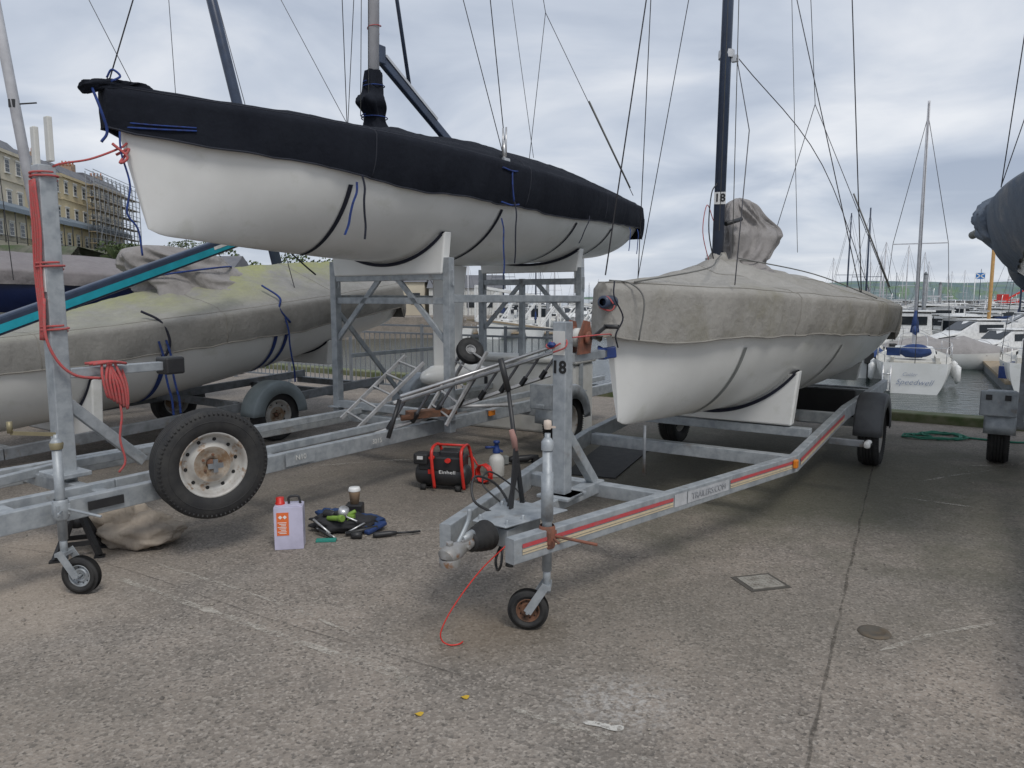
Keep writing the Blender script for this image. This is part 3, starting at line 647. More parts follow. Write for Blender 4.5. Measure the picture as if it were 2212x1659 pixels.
# ---- trailer 2
T2=thing('boat_trailer','galvanised road trailer with red and cream stripes, numbered 18','trailer',C2,math.radians(56),'boat trailers on the hardstanding')
za=.45
A0=Vector((.2,-.19,za));A1=Vector((2.82,-.83,za));A2=Vector((4.6,-.85,.58));A3=Vector((7.2,-.85,.58))
b=MB()
for sy in (1,-1):
    pts=[Vector((p.x,p.y*sy,p.z)) for p in (A0,A1,A2,A3)]
    rows=[]
    for i,p in enumerate(pts):
        dd=(pts[min(i+1,3)]-pts[max(i-1,0)]).normalized(); r=Vector((dd.y,-dd.x,0)).normalized()
        rows.append([p+r*.03+Vector((0,0,-.06)),p+r*.03+Vector((0,0,.06)),p-r*.03+Vector((0,0,.06)),p-r*.03+Vector((0,0,-.06))])
    b.grid(rows,0,False,True); b.poly(rows[0]); b.poly(rows[-1])
b.bar((1.42,-.46,za),(1.42,.46,za),.08,.08); b.bar((2.9,-.80,za-.01),(2.9,.80,za-.01),.08,.09); b.bar((4.55,-.82,.53),(4.55,.82,.53),.07,.1); b.bar((6.8,-.82,.53),(6.8,.82,.53),.07,.1)
b.bar((.3,0,za+.03),(1.45,0,za+.02),.08,.07)
b.bar((5.25,-.95,.40),(5.25,.95,.40),.08,.08); b.bar((3.48,-.8,.56),(3.48,.8,.56),.08,.07); b.bar((6.4,-.8,.56),(6.4,.8,.56),.08,.07)
b.prism([(.30,-.10,za+.062),(.72,-.20,za+.062),(.72,.20,za+.062),(.30,.10,za+.062)],(0,0,.010)); b.box((.48,0,za-.0),(.30,.18,.09))
for x,y in ((.34,-.08),(.34,.08),(.6,-.13),(.6,.13),(.45,-.10)): b.lathe([(.001,.022),(.010,.022),(.012,0)],(x,y,za+.072),(0,0,1),6)
b.obj('chassis',GALV,T2,bev=.006)
b=MB(); b.box((1.0,0,.985),(.082,.082,.98)); b.bar((1.0,0,.50),(1.0,0,.52),.2,.16); b.bar((1.03,0,.86),(1.38,0,.50),.05,.06); b.bar((1.05,0,1.27),(1.5,0,1.27),.05,.05); b.box((1.0,0,.51),(.22,.2,.02)); b.obj('winch_post',GALV,T2,bev=.005)
b=MB(); b.box((.956,0,1.36),(.006,.072,.13)); b.obj('post_sticker',WPAINT,T2)
txt('18',.095,(.9565,0,1.225),(0,-1,0),(0,0,1),BLK,T2,'number_lettering',bold=.003)
b=MB()
for y in (-.05,.04): b.prism([(1.08,y,1.29),(1.23,y,1.29),(1.25,y,1.38),(1.22,y,1.47),(1.15,y,1.48),(1.10,y,1.40)],(0,.007,0))
b.cyl((1.17,-.06,1.37),(1.17,.055,1.37),.014); b.lathe([(.06,-.044),(.064,-.042),(.064,-.036),(.035,-.032),(.035,.02),(.064,.024),(.064,.032)],(1.17,0,1.38),(0,1,0),24)
b.lathe([(.001,-.075),(.034,-.075),(.038,-.07),(.034,-.06)],(1.17,0,1.38),(0,1,0),20)
b.obj('winch',RUSTR,T2)
b=MB(); b.lathe([(.035,-.03),(.054,-.028),(.055,0),(.054,.018),(.035,.02)],(1.17,0,1.38),(0,1,0),24); b.obj('winch_webbing',WPAINT,T2)
b=MB(); b.bar((1.17,-.085,1.38),(1.32,-.10,1.44),.009,.02); b.cyl((1.32,-.09,1.44),(1.32,-.18,1.44),.013); b.obj('winch_handle',BLACKP,T2)
b=MB(); b.box((1.48,0,1.27),(.05,.05,.07)); b.bar((1.48,0,1.27),(1.54,-.06,1.28),.02,.07); b.bar((1.48,0,1.27),(1.54,.06,1.28),.02,.07); b.obj('bow_snubber',BLUEP,T2,bev=.008)
rope('winch_rope',[(1.0,-.06,1.39),(1.25,-.14,1.40),(1.52,-.04,1.38)],.004,REDROPE,T2)
rope('winch_rope',[(.94,-.02,1.36),(.93,.04,1.33),(.95,.07,1.35),(.97,-.03,1.38),(.94,-.05,1.34),(.93,.02,1.31)],.005,REDROPE,T2)
b=MB(); b.blob((.93,.03,1.35),(.02,.022,.014),.3,4,2); b.obj('rope_knot',BLUEP,T2)
# coupling
b=MB()
b.tube([(-.035,0,.44),(-.03,0,.45),(.0,0,.455),(.05,0,.46),(.10,0,.465),(.16,0,.47),(.26,0,.47)],[.02,.042,.048,.040,.030,.026,.026],18); b.cyl((.0,0,.405),(.0,0,.44),.050,.048,18); b.box((.13,0,.49),(.12,.035,.025)); b.cyl((.0,0,.50),(.0,0,.515),.016); b.cyl((.09,-.045,.47),(.09,.045,.47),.010)
b.obj('coupling_head',COUP,T2,bev=.003)
b=MB(); P_=catm([(.06,0,.49),(.10,0,.53),(.14,0,.58),(.15,0,.63)]); b.tube(P_,[.014]*len(P_),8,0,.6); b.cyl((.09,0,.5),(.17,0,.51),.018); b.obj('coupling_lever',GALV,T2)
b=MB(); b.lathe([(.030,.15),(.048,.155),(.038,.172),(.056,.187),(.044,.203),(.064,.218),(.05,.234),(.070,.249),(.056,.265),(.075,.28),(.058,.30)],(.0,0,.47),(1,0,0),28); b.obj('bellows',RUBBER,T2)
b=MB(); b.bar((.56,.05,.47),(.61,.05,.84),.010,.03); b.bar((.59,.09,.47),(.66,.07,.74),.010,.025); b.obj('handbrake_lever',BLACKP,T2)
b=MB(); b.tube([(.61,.05,.82),(.60,.055,.88),(.585,.06,.93)],[.013,.017,.013],12); b.obj('handbrake_grip',mat('faded_red_grip',(.36,.20,.17),.7),T2)
b=MB(); b.cyl((.70,.065,.50),(.66,.13,1.12),.014,.011); b.cyl((.66,.13,1.12),(.637,.164,1.29),.016); b.obj('black_pole',BLACKP,T2)
rope('breakaway_cable',[(.5,.10,.50),(.42,.18,.58),(.50,.23,.68),(.66,.2,.60),(.62,.1,.48),(.4,.12,.42)],.007,BLACKP,T2)
rope('breakaway_cable',[(.62,.14,.52),(.58,.24,.62),(.70,.28,.66),(.8,.18,.56),(.8,.1,.48)],.005,BLACKP,T2)
rope('brake_cable',[(.30,-.08,.42),(.26,-.10,.35),(.30,-.05,.30),(.36,.0,.33),(.42,.0,.40)],.007,BLACKP,T2)
b=MB(); b.cyl((.32,-.12,.42),(.30,-.12,.33),.02); b.obj('electrical_plug',BLACKP,T2,bev=.004)
rope('red_cable',[(.30,-.10,.43),(.2,-.02,.32),(.08,.04,.18),(.015,.065,.08),(.01,.06,.03),(.03,.03,.008),(.06,.0,.008),(.09,0,.008)],.0034,RED,T2)
jockey(T2,.43,-.25,.95,.47,.10,RUSTR,(-.45,.89),RUST)
b=MB(); b.lathe([(.016,0),(.020,.02),(.018,.04),(.001,.045)],(.43,-.25,.99),(0,0,1),12); b.bar((.43,-.25,1.0),(.49,-.25,.99),.018,.010); b.obj('jockey_handle',mat('cream_knob',(.6,.5,.42),.6),T2)
b=MB(); b.cyl((.43,-.25,.55),(.43,-.25,.78),.030,None,14); b.obj('jockey_sleeve',GALV,T2)
rd=(A1-A0).normalized(); rr=Vector((rd.y,-rd.x,0)); 
def railpt(t,z): return A0+rd*t+rr*.0335+Vector((0,0,z))
def stripe(t0,t1,z0,z1,m,name='reflective_stripe',o=0):
    b=MB(); e=rr*o; b.add([railpt(t0,z0)+e,railpt(t1,z0)+e,railpt(t1,z1)+e,railpt(t0,z1)+e],[(0,1,2,3)]); b.obj(name,m,T2)
for t0,t1 in ((.05,1.22),(1.82,2.62)):
    stripe(t0,t1,.010,.030,STRR); stripe(t0,t1,-.010,.004,STRC); stripe(t0,t1,-.022,-.013,STRC)
stripe(1.23,1.35,-.03,.045,STICK,'sticker'); stripe(1.36,1.80,-.028,.042,STICK,'sticker')
pc=railpt(1.58,.006)+rr*.003; txt('TRAILERS.COM',.054,pc,rd,(0,0,1),INKG,T2,'maker_lettering')
b=MB(); r2=Vector(((A2-A1).y,-(A2-A1).x,0)).normalized(); d12=(A2-A1).normalized()
for z0,z1,mi in ((.0,.024,0),(-.026,-.006,1)):
    b.add([A1+d12*t+r2*.036+Vector((0,0,z)) for t,z in ((.05,z0),(1.6,z0),(1.6,z1),(.05,z1))],[(0,1,2,3)],mi)
b.obj('reflective_stripe',[STRR,STRC],T2)
b=MB(); b.box((2.75,-.86,.46),(.05,.03,.06)); b.obj('side_reflector',mat('amber',(.7,.22,.02),.3),T2,bev=.008)
b=MB(); b.bar((3.9,-.86,.44),(3.9,-1.12,.44),.05,.05); b.obj('light_arm',GALVD,T2,bev=.004)
b=MB(); b.box((3.9,-1.15,.44),(.14,.05,.055)); b.obj('marker_light',WHITE,T2,bev=.02)
b=MB(); b.box((3.9,-1.177,.44),(.09,.004,.02)); b.obj('light_lens',BLK,T2)
for sy in (-1,1):
    wheel(T2,(5.25,sy*1.0,.305),(0,-1,0),.305,.18,RIM,None,side=1 if sy<0 else -1)
    fender(T2,(5.25,sy*1.0,.33),.36,.24,FEND,0,180,.12)
    b=MB(); b.bar((5.25,sy*.85,.55),(5.25,sy*1.12,.62),.05,.01); b.obj('mudguard_bracket',GALVD,T2)
cradle(T2,1.98,.79,.68,bx=1.5,drop=.09); cradle(T2,4.95,.79,.68,bx=1.5,drop=.09)
b=MB(); b.box((5.8,0,.50),(.10,1.5,.30)); b.obj('keel_box',BLACKP,T2)
b=MB(); b.cyl((1.9,-.1,.78),(1.9,-.1,.45),.010); b.obj('drain_pipe',GALVD,T2)
# ---- high trailer
def high_trailer(label,origin,zb=2.03,bw=0):
    T=thing('boat_trailer',label,'trailer',origin,math.radians(56),'boat trailers on the hardstanding')
    b=MB(); zr_=.45
    for sy in (1,-1):
        b.bar((-.9,sy*.55,zr_-.02),(6.6,sy*.60,zr_),.06,.12)
        b.bar((-1.6,sy*.1,zr_-.04),(.1,sy*.38,zr_+.03),.05,.06)
        b.bar((.1,sy*.38,zr_+.03),(6.6,sy*.40,zr_+.10),.05,.06)
    for x in (-.5,0.0,1.2,2.93,4.1,5.3,6.5): b.bar((x,-.56,zr_-.02),(x,.56,zr_-.02),.07,.08)
    b.bar((4.5,-.95,.38),(4.5,.95,.38),.08,.08)
    b.obj('chassis',GALV,T,bev=.006)
    b=MB(); b.box((0,0,1.41),(.10,.10,1.96)); b.bar((.04,0,.95),(.50,0,.50),.05,.07); b.bar((.05,-.02,1.14),(.66,-.02,1.14),.06,.06); b.bar((0,0,.5),(0,0,.53),.26,.2); b.obj('winch_post',GALV,T,bev=.006)
    b=MB(); b.box((-.01,.06,2.50),(.03,.05,.24)); b.obj('post_guide',WPAINT,T,bev=.006)
    b=MB(); b.box((.02,-.05,2.54),(.03,.05,.26)); b.obj('post_guide',WPAINT,T,bev=.006)
    b=MB(); b.box((.72,-.02,1.14),(.14,.14,.12)); b.obj('bow_snubber',BLACKP,T,bev=.015)
    b=MB(); b.box((-.052,-.01,1.72),(.004,.06,.16)); b.obj('post_tag',WHITE,T)
    bo=.427; fx=bo+2.51; rx=bo+4.95; b=MB(); dz=zb-2.03
    for x,y in ((fx,-.72),(fx,.72),(rx,-.70),(rx,.70)):
        b.bar((x,y,.40),(x,y,1.96+dz),.075,.075); b.box((x,y,.52),(.16,.14,.012)); b.box((x,y,1.78+dz),(.02,.12,.14))
    b.bar((rx,.1,.5),(rx,.1,1.84+dz),.06,.06)
    for x in (fx,rx):
        b.bar((x,-.74,1.80+dz),(x,.74,1.80+dz),.06,.07); b.bar((x+.01,-.70,min(1.58,1.72+dz)),(x+.01,.70,min(1.58,1.72+dz)),.05,.06)
        b.bar((x,.70,1.20),(x,.12,1.78+dz),.03,.05); b.bar((x,-.70,1.20),(x,-.12,1.78+dz),.03,.05)
        b.bar((x,-.70,.55),(x,.70,.55),.07,.07)
    for sy in (-1,1):
        b.bar((fx,sy*.73,1.60+dz),(rx,sy*.71,1.60+dz),.045,.07); b.bar((fx+.2,sy*.72,1.02),(rx,sy*.72,1.02),.03,.04) if sy>0 else None
        b.bar((fx,sy*.72,1.5+dz),(fx+.9,sy*.70,.55),.03,.045) if sy>0 else None
    b.obj('cradle_frame',GALV,T,bev=.004)
    cradle(T,2.51,zb,.70,bx=bo,drop=.11); cradle(T,4.95,zb,.70,bx=bo,drop=.11)
    for sy in (-1,1):
        wheel(T,(4.5,sy*1.0,.305),(0,-1,0),.305,.18,RIM,side=1 if sy<0 else -1)
        fender(T,(4.5,sy*1.0,.33),.37,.26,GALV,0,180,.14)
    return T
T1=high_trailer('tall galvanised boat trailer with spare wheel and cradle frame',W(0,0))
SW=wheel(T1,(.48,-.80,.59),(-.30,-1,0),.335,.20,RIM,name='spare_wheel')
b=MB(); b.bar((.48,-.6,.60),(.48,-.74,.60),.08,.12); b.bar((.48,-.60,.45),(.48,-.60,.65),.08,.06); b.obj('spare_wheel_carrier',RUST,T1)
b=MB(); b.box((.45,-.90,.59),(.09,.012,.03),0,-.29); b.box((.45,-.90,.59),(.026,.014,.08),0,-.29); b.obj('spare_wheel_clamp',GALVD,T1)
jockey(T1,-.33,-.66,.86,.47,.105,GALV,(.5,-.87),GALV)
b=MB(); b.bar((-.33,-.66,.88),(-.52,-.60,.91),.012,.02); b.cyl((-.52,-.6,.91),(-.52,-.6,.97),.014); b.lathe([(.03,0),(.035,.03),(.02,.05)],(-.33,-.66,.80),(0,0,1),14); b.obj('jockey_handle',mat('brassy_steel',(.30,.26,.16),.5,.5),T1)
b=MB(); b.box((1.32,-.625,.453),(.26,.006,.10)); b.obj('joint_plate',GALV,T1)
txt('N10',.055,(1.32,-.634,.453),(1,0,0),(0,0,1),WPAINT,T1,'serial_lettering'); txt('3215',.055,(2.1,-.634,.445),(1,0,0),(0,0,1),WPAINT,T1,'serial_lettering')
b=MB(); b.box((-.06,-.60,.435),(.20,.01,.05)); b.obj('maker_plate',BLACKP,T1)
b=MB(); b.box((3.7,-.64,.47),(.09,.02,.05)); b.obj('side_reflector',bpy.data.materials['amber'],T1)
rope('mooring_rope',[(0,0,2.35),(.06,-.06,2.40),(.25,-.05,2.46),(.45,-.03,2.56),(.50,-.03,2.60)],.007,REDROPE,T1)
rope('mooring_rope',[(.40,-.04,2.58),(.46,-.1,2.50),(.42,-.08,2.46),(.5,-.05,2.56),(.44,0,2.52)],.009,REDROPE,T1)
for k in range(4):
    rope('mooring_rope',[(-.058-.01*k*.5,.05-.03*k,2.30),(-.065,.04-.03*k,2.0),(-.066,.05-.025*k,1.75),(-.07,.02-.02*k,1.5),(-.066,.04-.01*k,1.35)],.008,REDROPE,T1)
rope('mooring_rope',[(-.066,-.04,1.6),(-.09,-.08,1.38),(-.04,-.10,1.22),(.05,-.12,1.13),(.2,-.11,1.10)],.009,REDROPE,T1)
for zc in (2.31,1.78,1.40):
    rope('mooring_rope',[(.072*math.cos(a),.076*math.sin(a),zc+.010*a/3) for a in [k*.45 for k in range(26)]],.007,REDROPE,T1)
b=MB()
for k in range(7): b.tube(catm([(.22+.03*math.sin(k)+.03*k*.5,-.09,1.19),(.20+.022*k,-.13,1.10-.01*k),(.23+.02*k,-.12,.98-.015*k),(.27+.018*k,-.08,1.02),(.26+.018*k,-.04,1.15)]),.009,6)
for k in range(3): b.tube(catm([(.16,-.10+.05*k,1.19),(.27,-.12+.03*k,1.20),(.38,-.08,1.18)]),.009,6)
b.obj('rope_coil',REDROPE,T1)
rope('mooring_rope',[(.30,-.11,1.0),(.31,-.12,.85),(.29,-.12,.70),(.31,-.13,.55),(.27,-.12,.48)],.008,REDROPE,T1)
T5=high_trailer('galvanised boat trailer with black and silver mudguard at quay',W(1.9,5.84),1.66)
b=MB(); b.box((4.12,1.02,.62),(.03,.30,.24)); b.obj('mudguard_front_plate',GALV,T5,bev=.01)
for y in (1.10,.95):
    b=MB(); b.box((4.10,y,.68),(.02,.05,.05)); b.obj('mudguard_reflector',BLACKP,T5)
b=MB(); b.bar((3.9,.85,.45),(3.9,.85,1.95),.05,.05); b.obj('side_guide_post',GALVD,T5)
b=MB(); b.box((4.05,-1.0,.62),(.03,.26,.26)); b.box((4.03,-1.0,.52),(.02,.10,.05)); b.obj('mudguard_front_plate',GALV,T1,bev=.01)
# ---- trailer 3
T3=thing('boat_trailer','low dark-railed trailer with grey mudguard under mossy boat','trailer',W(-2.1,-3.0),math.radians(56),'boat trailers on the hardstanding')
b=MB()
for sy in (1,-1):
    b.bar((.2,sy*.1,.26),(2.6,sy*.80,.28),.06,.10); b.bar((2.6,sy*.80,.28),(7.2,sy*.80,.50),.06,.10)
for x in (1.4,2.7,3.5): b.bar((x,-.8 if x>2 else -.4,.27),(x,.8 if x>2 else .4,.27),.07,.07)
for x in (4.9,6.3,7.1): b.bar((x,-.8,.42),(x,.8,.42),.07,.08)
b.bar((5.25,-.95,.34),(5.25,.95,.34),.07,.07); b.obj('chassis',GALVD,T3,bev=.005)
for sy in (-1,1):
    wheel(T3,(5.25,sy*1.0,.29),(0,-1,0),.29,.17,RIM,side=1 if sy<0 else -1); fender(T3,(5.25,sy*1.0,.31),.36,.26,FEND if sy>0 else mat('fender_grey',(.24,.28,.29),.5),0,180,.13)
cradle(T3,1.98,.495,.75,bx=1.45); cradle(T3,4.95,.91,.75,bx=1.38)
T4=thing('boat_trailer','plain galvanised trailer under the navy boat','trailer',W(-1.9,-5.7),math.radians(56),'boat trailers on the hardstanding')
b=MB()
for sy in (1,-1): b.bar((.2,sy*.2,.5),(6.6,sy*.8,.5),.06,.1)
for x in (2.6,5.4):
    b.bar((x,-.75,.5),(x,.75,.5),.07,.07)
    for sy in (1,-1): b.bar((x,sy*.6,.5),(x,sy*.6,1.25),.06,.06)
b.obj('chassis',GALVD,T4)
for sy in (-1,1): wheel(T4,(4.2,sy*.95,.29),(0,-1,0),.29,.17,RIM,side=1 if sy<0 else -1)
cradle(T4,1.98,1.15,.6,bx=.7,drop=.1); cradle(T4,4.9,1.15,.6,bx=.7,drop=.1)
# ---------------------------------------------------------------- lowered mast with teal stripe
L=thing('stored_mast','dark carbon spar with teal stripe propped up beside boats','mast',(0,0,0))
a=Vector((-4.35,4.05,.92)); c=Vector((-2.75,7.6,2.22))
b=MB(); b.bar(a,c,.08,.135); b.obj('spar_tube',MASTD,L,bev=.02)
dd=(c-a).normalized(); sr=dd.cross(Vector((0,0,1))).normalized(); up=sr.cross(dd)
b=MB(); b.add([a+sr*.043+up*-.045,c+sr*.043+up*-.045,c+sr*.043+up*.015,a+sr*.043+up*.015],[(0,1,2,3)]); b.obj('teal_stripe',TEAL,L)
b=MB(); b.add([c-dd*.45+sr*.045-up*.01,c-dd*.25+sr*.045-up*.01,c-dd*.25+sr*.045+up*.02,c-dd*.45+sr*.045+up*.02],[(0,1,2,3)]); b.obj('spar_label',WHITE,L)
p=a.lerp(c,.03); b=MB()
for s_ in (-1,1): b.bar((p.x+s_*.25,p.y-.1,0),(p.x,p.y,p.z-.06),.04,.04)
b.bar((p.x,p.y+.4,0),(p.x,p.y,p.z-.07),.04,.04)
b.obj('trestle',GALVD,label='thin steel trestle holding up one end of a spar',cat='trestle')
rope('spar_lashing',[tuple(c-dd*.3+Vector((0,0,.07))),(-2.4,7.3,2.2),(-1.9,7.15,1.83)],.008,BLACKW,L)
# ---------------------------------------------------------------- masts beyond
def far_mast(base,top,r,m,label):
    o=thing('yard_mast',label,'mast',base); t=Vector(top)-Vector(base)
    b=MB(); b.tube([(0,0,0),tuple(t*.5),tuple(t)],[r,r,r*.8],12); b.obj('spar',m,o)
    p=t*.33; b=MB(); b.box(tuple(p+Vector((0,-.03,0))),(.08,.06,.10)); b.cyl(tuple(p),tuple(p+Vector((.25,.05,.03))),.01); b.obj('mast_bracket',BLACKP,o)
    for dx,dy in ((2.2,.5),(-1.8,.8),(.6,-1.6)): rope('stay',[tuple(t*.95),(dx,dy,.2)],.005,WIRE,o,5,False)
    return o
far_mast((-6.0,9.6,1.6),(-6.89,9.6,9.0),.062,ALUW,'silver mast leaning slightly, standing over stored boats')
far_mast((-3.04,10.3,1.0),(-4.78,10.4,9.0),.072,MASTD,'dark raked mast rising behind the raised boat')
# ---------------------------------------------------------------- things on the ground
can=thing('solvent_can','square lavender tin can with red cap and orange label','can',(-1.44,4.60,0),.18)
b=MB(); b.box((0,0,.14),(.18,.125,.28)); b.box((0,0,.283),(.165,.11,.006)); b.obj('can_body',LAV,can,bev=.010)
b=MB(); b.lathe([(.03,0),(.03,.012),(.025,.014),(.025,.045),(.001,.047)],(-.055,0,.285),(0,0,1),20); b.obj('can_cap',RED,can)
b=MB(); b.tube(catm([(-.0,0,.285),(.0,0,.325),(.03,0,.335),(.06,0,.33),(.072,0,.285)]),.008,8); b.obj('can_handle',BLACKP,can)
b=MB(); b.box((-.035,-.064,.17),(.075,.002,.15)); b.obj('can_label',ORAN,can)
b=MB()
for k in range(8): b.box((-.035+.004*(k%3-1),-.066,.18-.010*k),(.055-.012*(k%3),.001,.004))
for x in(-.014,.014): b.box((-.035+x,-.066,.215),(.018,.0012,.018),0,0,.78)
b.obj('label_print',WHITE,can)
tb=thing('tool_bag','open black and blue canvas tool bag full of hand tools','bag',(-1.16,4.93,0),-.1)
b=MB(); b.blob((-.02,.02,.05),(.21,.12,.065),.25,3,3,flatbot=.005,nu=36,nv=20); b.obj('bag_body',mat('bag_black',(.025,.025,.028),.8),tb)
b=MB(); b.blob((.13,.06,.045),(.12,.09,.045),.3,3,9,flatbot=.004); b.blob((-.13,.07,.08),(.09,.03,.05),.3,3,5); b.obj('bag_flap',mat('bag_blue',(.02,.05,.14),.8),tb)
b=MB(); b.cyl((-.10,-.05,.10),(.0,-.11,.12),.018); b.cyl((.0,-.11,.12),(.03,-.13,.125),.024); b.cyl((.03,-.05,.12),(.09,-.03,.15),.014); b.box((.06,-.04,.10),(.05,.04,.06)); b.obj('drill',LIME,tb,bev=.006)
b=MB(); b.box((-.03,-.03,.12),(.06,.05,.05)); b.cyl((-.14,.0,.12),(-.05,-.05,.12),.03); b.obj('drill_body',BLACKP,tb,bev=.01)
b=MB(); b.cyl((-.19,-.09,.10),(-.05,-.16,.03),.008); b.cyl((-.15,-.13,.05),(.0,-.2,.015),.006); b.cyl((-.1,.0,.14),(.12,-.1,.10),.006); b.lathe([(.001,.06),(.035,.06),(.037,0),(.001,0)],(.0,-.04,.12),(.3,-.4,.8),16); b.cyl((.18,0,.08),(.05,-.14,.025),.007); b.obj('spanners',ALU,tb)
b=MB(); b.cyl((.05,-.14,.025),(.24,-.03,.04),.014); b.cyl((.10,-.17,.025),(.17,-.16,.025),.024); b.cyl((-.02,-.20,.015),(-.16,-.12,.05),.010); b.obj('tool_handles',BLACKP,tb)
b=MB(); b.box((-.05,-.235,.008),(.13,.05,.012),0,.2); b.obj('sanding_pad',mat('teal_pad',(.03,.25,.2),.7),tb)
b=MB(); b.bar((.18,-.10,.02),(.27,.05,.05),.05,.03); b.obj('tool_roll',mat('dark_blue_roll',(.02,.05,.17),.6),tb,bev=.01)
cup=thing('coffee_cup','brown paper takeaway coffee cup with white lid','cup',(-1.13,5.12,0))
b=MB(); b.box((0,0,.07),(.12,.10,.14)); b.obj('cup_stand_tin',BLACKP,cup,bev=.01)
b=MB(); b.lathe([(.001,.14),(.030,.14),(.041,.235)],(0,0,0),(0,0,1),24); b.obj('cup_body',CARD,cup)
b=MB(); b.lathe([(.043,.232),(.044,.24),(.040,.25),(.038,.258),(.001,.256)],(0,0,0),(0,0,1),24); b.obj('cup_lid',WHITE,cup)
sd=thing('wrench_tool','black-handled steel tool lying on the concrete','tool',(-.80,4.80,.02),.25)
b=MB(); b.tube([(-.14,0,0),(-.12,0,0),(-.02,0,.004),(.02,0,.004)],[.014,.021,.018,.012],12); b.obj('tool_handle',BLACKP,sd)
b=MB(); b.cyl((0,0,.004),(.14,0,.0),.008); b.bar((.12,0,0),(.18,.01,.0),.018,.010); b.obj('tool_shaft',DARKT if 'DARKT' in globals() else BLACKP,sd)
# compressor
cp=thing('air_compressor','portable black air compressor with red tubular frame','compressor',(-.58,6.08,0),-.22)
cp.scale=(1.28,1,.95)
b=MB(); b.tube([(-.19,0,.13),(-.175,0,.13),(-.14,0,.13),(.14,0,.13),(.175,0,.13),(.19,0,.13)],[.03,.085,.105,.105,.085,.03],24)
b.box((.0,0,.24),(.30,.20,.13)); b.box((-.13,-.06,.28),(.10,.12,.10)); b.box((.05,.02,.32),(.14,.14,.06)); b.obj('compressor_body',BLACKP,cp,bev=.015)
b=MB()
for x in (-.03,.17): b.tube(catm([(x,-.13,.03),(x-.01,-.145,.20),(x-.02,-.12,.36),(x-.02,0,.395),(x-.02,.11,.36),(x,.13,.2),(x,.13,.03)]),.011,8)
b.tube([(-.05,0,.395),(.15,0,.395)],.011,8); b.cyl((-.05,-.10,.30),(-.05,-.135,.30),.018); b.cyl((.06,-.11,.28),(.06,-.135,.28),.02); b.obj('compressor_frame',RED,cp)
for x,y in ((-.12,.05),(.12,.05),(-.12,-.09),(.12,-.09)):
    b=MB(); b.cyl((x,y,0),(x,y,.05),.02); b.obj('rubber_foot',RUBBER,cp)
b=MB(); b.box((-.13,-.122,.29),(.06,.006,.05)); b.obj('pressure_switch',RUBBER,cp)
txt('Einhell',.044,(.05,-.1075,.17),(1,0,0),(0,0,1),WHITE,cp,'brand_lettering')
b=MB(); b.box((-.06,-.108,.17),(.04,.004,.04)); b.obj('brand_badge',RED,cp)
b=MB(); b.box((-.13,-.1265,.295),(.04,.002,.03)); b.obj('switch_plate',WHITE,cp)
b=MB(); pts=[]
for k in range(90):
    t=k/89; a_=k*.7; pts.append((.0+.075*math.cos(a_)*(1+.1*math.sin(k)),.10*t*.6-.02,.085+.078*math.sin(a_)))
b.tube(pts,.0075,6); b.tube(catm([(-.2,.05,.2),(-.12,.0,.22),(-.06,0,.15)]),.0075,6)
o=b.obj('air_hose',RED,label='red coiled air hose standing beside the compressor',cat='hose'); o.location=(-.25,6.22,.006); o.rotation_euler=(0,0,-.6)
sp=thing('pump_sprayer','white pump sprayer bottle with navy head','bottle',(-.14,6.5,0),.5)
b=MB(); b.lathe([(.001,0),(.065,0),(.07,.01),(.07,.15),(.06,.18),(.03,.205),(.028,.22)],(0,0,0),(0,0,1),24); b.obj('bottle',WPAINT,sp)
b=MB(); b.lathe([(.034,.215),(.036,.24),(.025,.26),(.018,.30),(.03,.305),(.028,.325),(.001,.33)],(0,0,0),(0,0,1),16); b.cyl((0,0,.265),(-.11,0,.275),.012); b.bar((.0,0,.25),(.06,0,.22),.02,.02); b.obj('sprayer_head',BLUEP,sp)
gd=thing('angle_grinder','black power tool lying on the ground near mat','tool',(.10,7.0,.05),.3)
b=MB(); b.tube([(-.15,0,0),(-.1,0,0),(.05,0,0),(.08,0,.01),(.16,0,.0)],[.02,.035,.035,.028,.03],14); b.box((.14,0,-.02),(.07,.07,.05)); b.lathe([(.001,-.01),(.06,-.01),(.06,0)],(.15,0,-.035),(0,0,1),20); b.obj('grinder_body',BLACKP,gd); 
b=MB(); b.box((-.17,0,.0),(.05,.07,.08)); b.obj('battery',GREYW,gd,bev=.008)
b=MB(); b.prism([(.47,6.55,.004),(.92,6.38,.004),(1.52,7.78,.004),(1.02,7.98,.004)],(0,0,.009)); b.obj('rubber_mat',RUBBER,label='black rubber mat laid on the concrete under trailer',cat='mat')
def ssh(p,d): return Vector((p.x,p.y,p.z*(1-.35*max(0,d.x))))
b=MB(); b.blob((0,0,.08),(.24,.19,.12),.20,1.8,41,flatbot=.004,nu=72,nv=44,shape=ssh); b.blob((-.17,.06,.13),(.19,.15,.15),.20,1.9,44,flatbot=.004,nu=64,nv=38)
o=b.obj('canvas_sack',SACK,label='crumpled beige canvas sack slumped on the concrete',cat='sack'); o.location=(-2.43,4.66,0)
ax=thing('axle_stand','black steel axle stand supporting the trailer','jack stand',(-2.72,4.45,0),.4)
b=MB()
for x,y in ((-.12,-.1),(.12,-.1),(.12,.1),(-.12,.1)): b.bar((x,y,.012),(x*.25,y*.25,.24),.03,.03); 
for k in range(4):
    q=[(-.12,-.1),(.12,-.1),(.12,.1),(-.12,.1)]; A_=q[k];B_=q[(k+1)%4]; b.bar((A_[0]*.72,A_[1]*.72,.09),(B_[0]*.72,B_[1]*.72,.09),.008,.03)
    b.box((A_[0],A_[1],.006),(.06,.05,.01))
b.cyl((0,0,.18),(0,0,.26),.04,.035); b.obj('stand_base',BLACKP,ax)
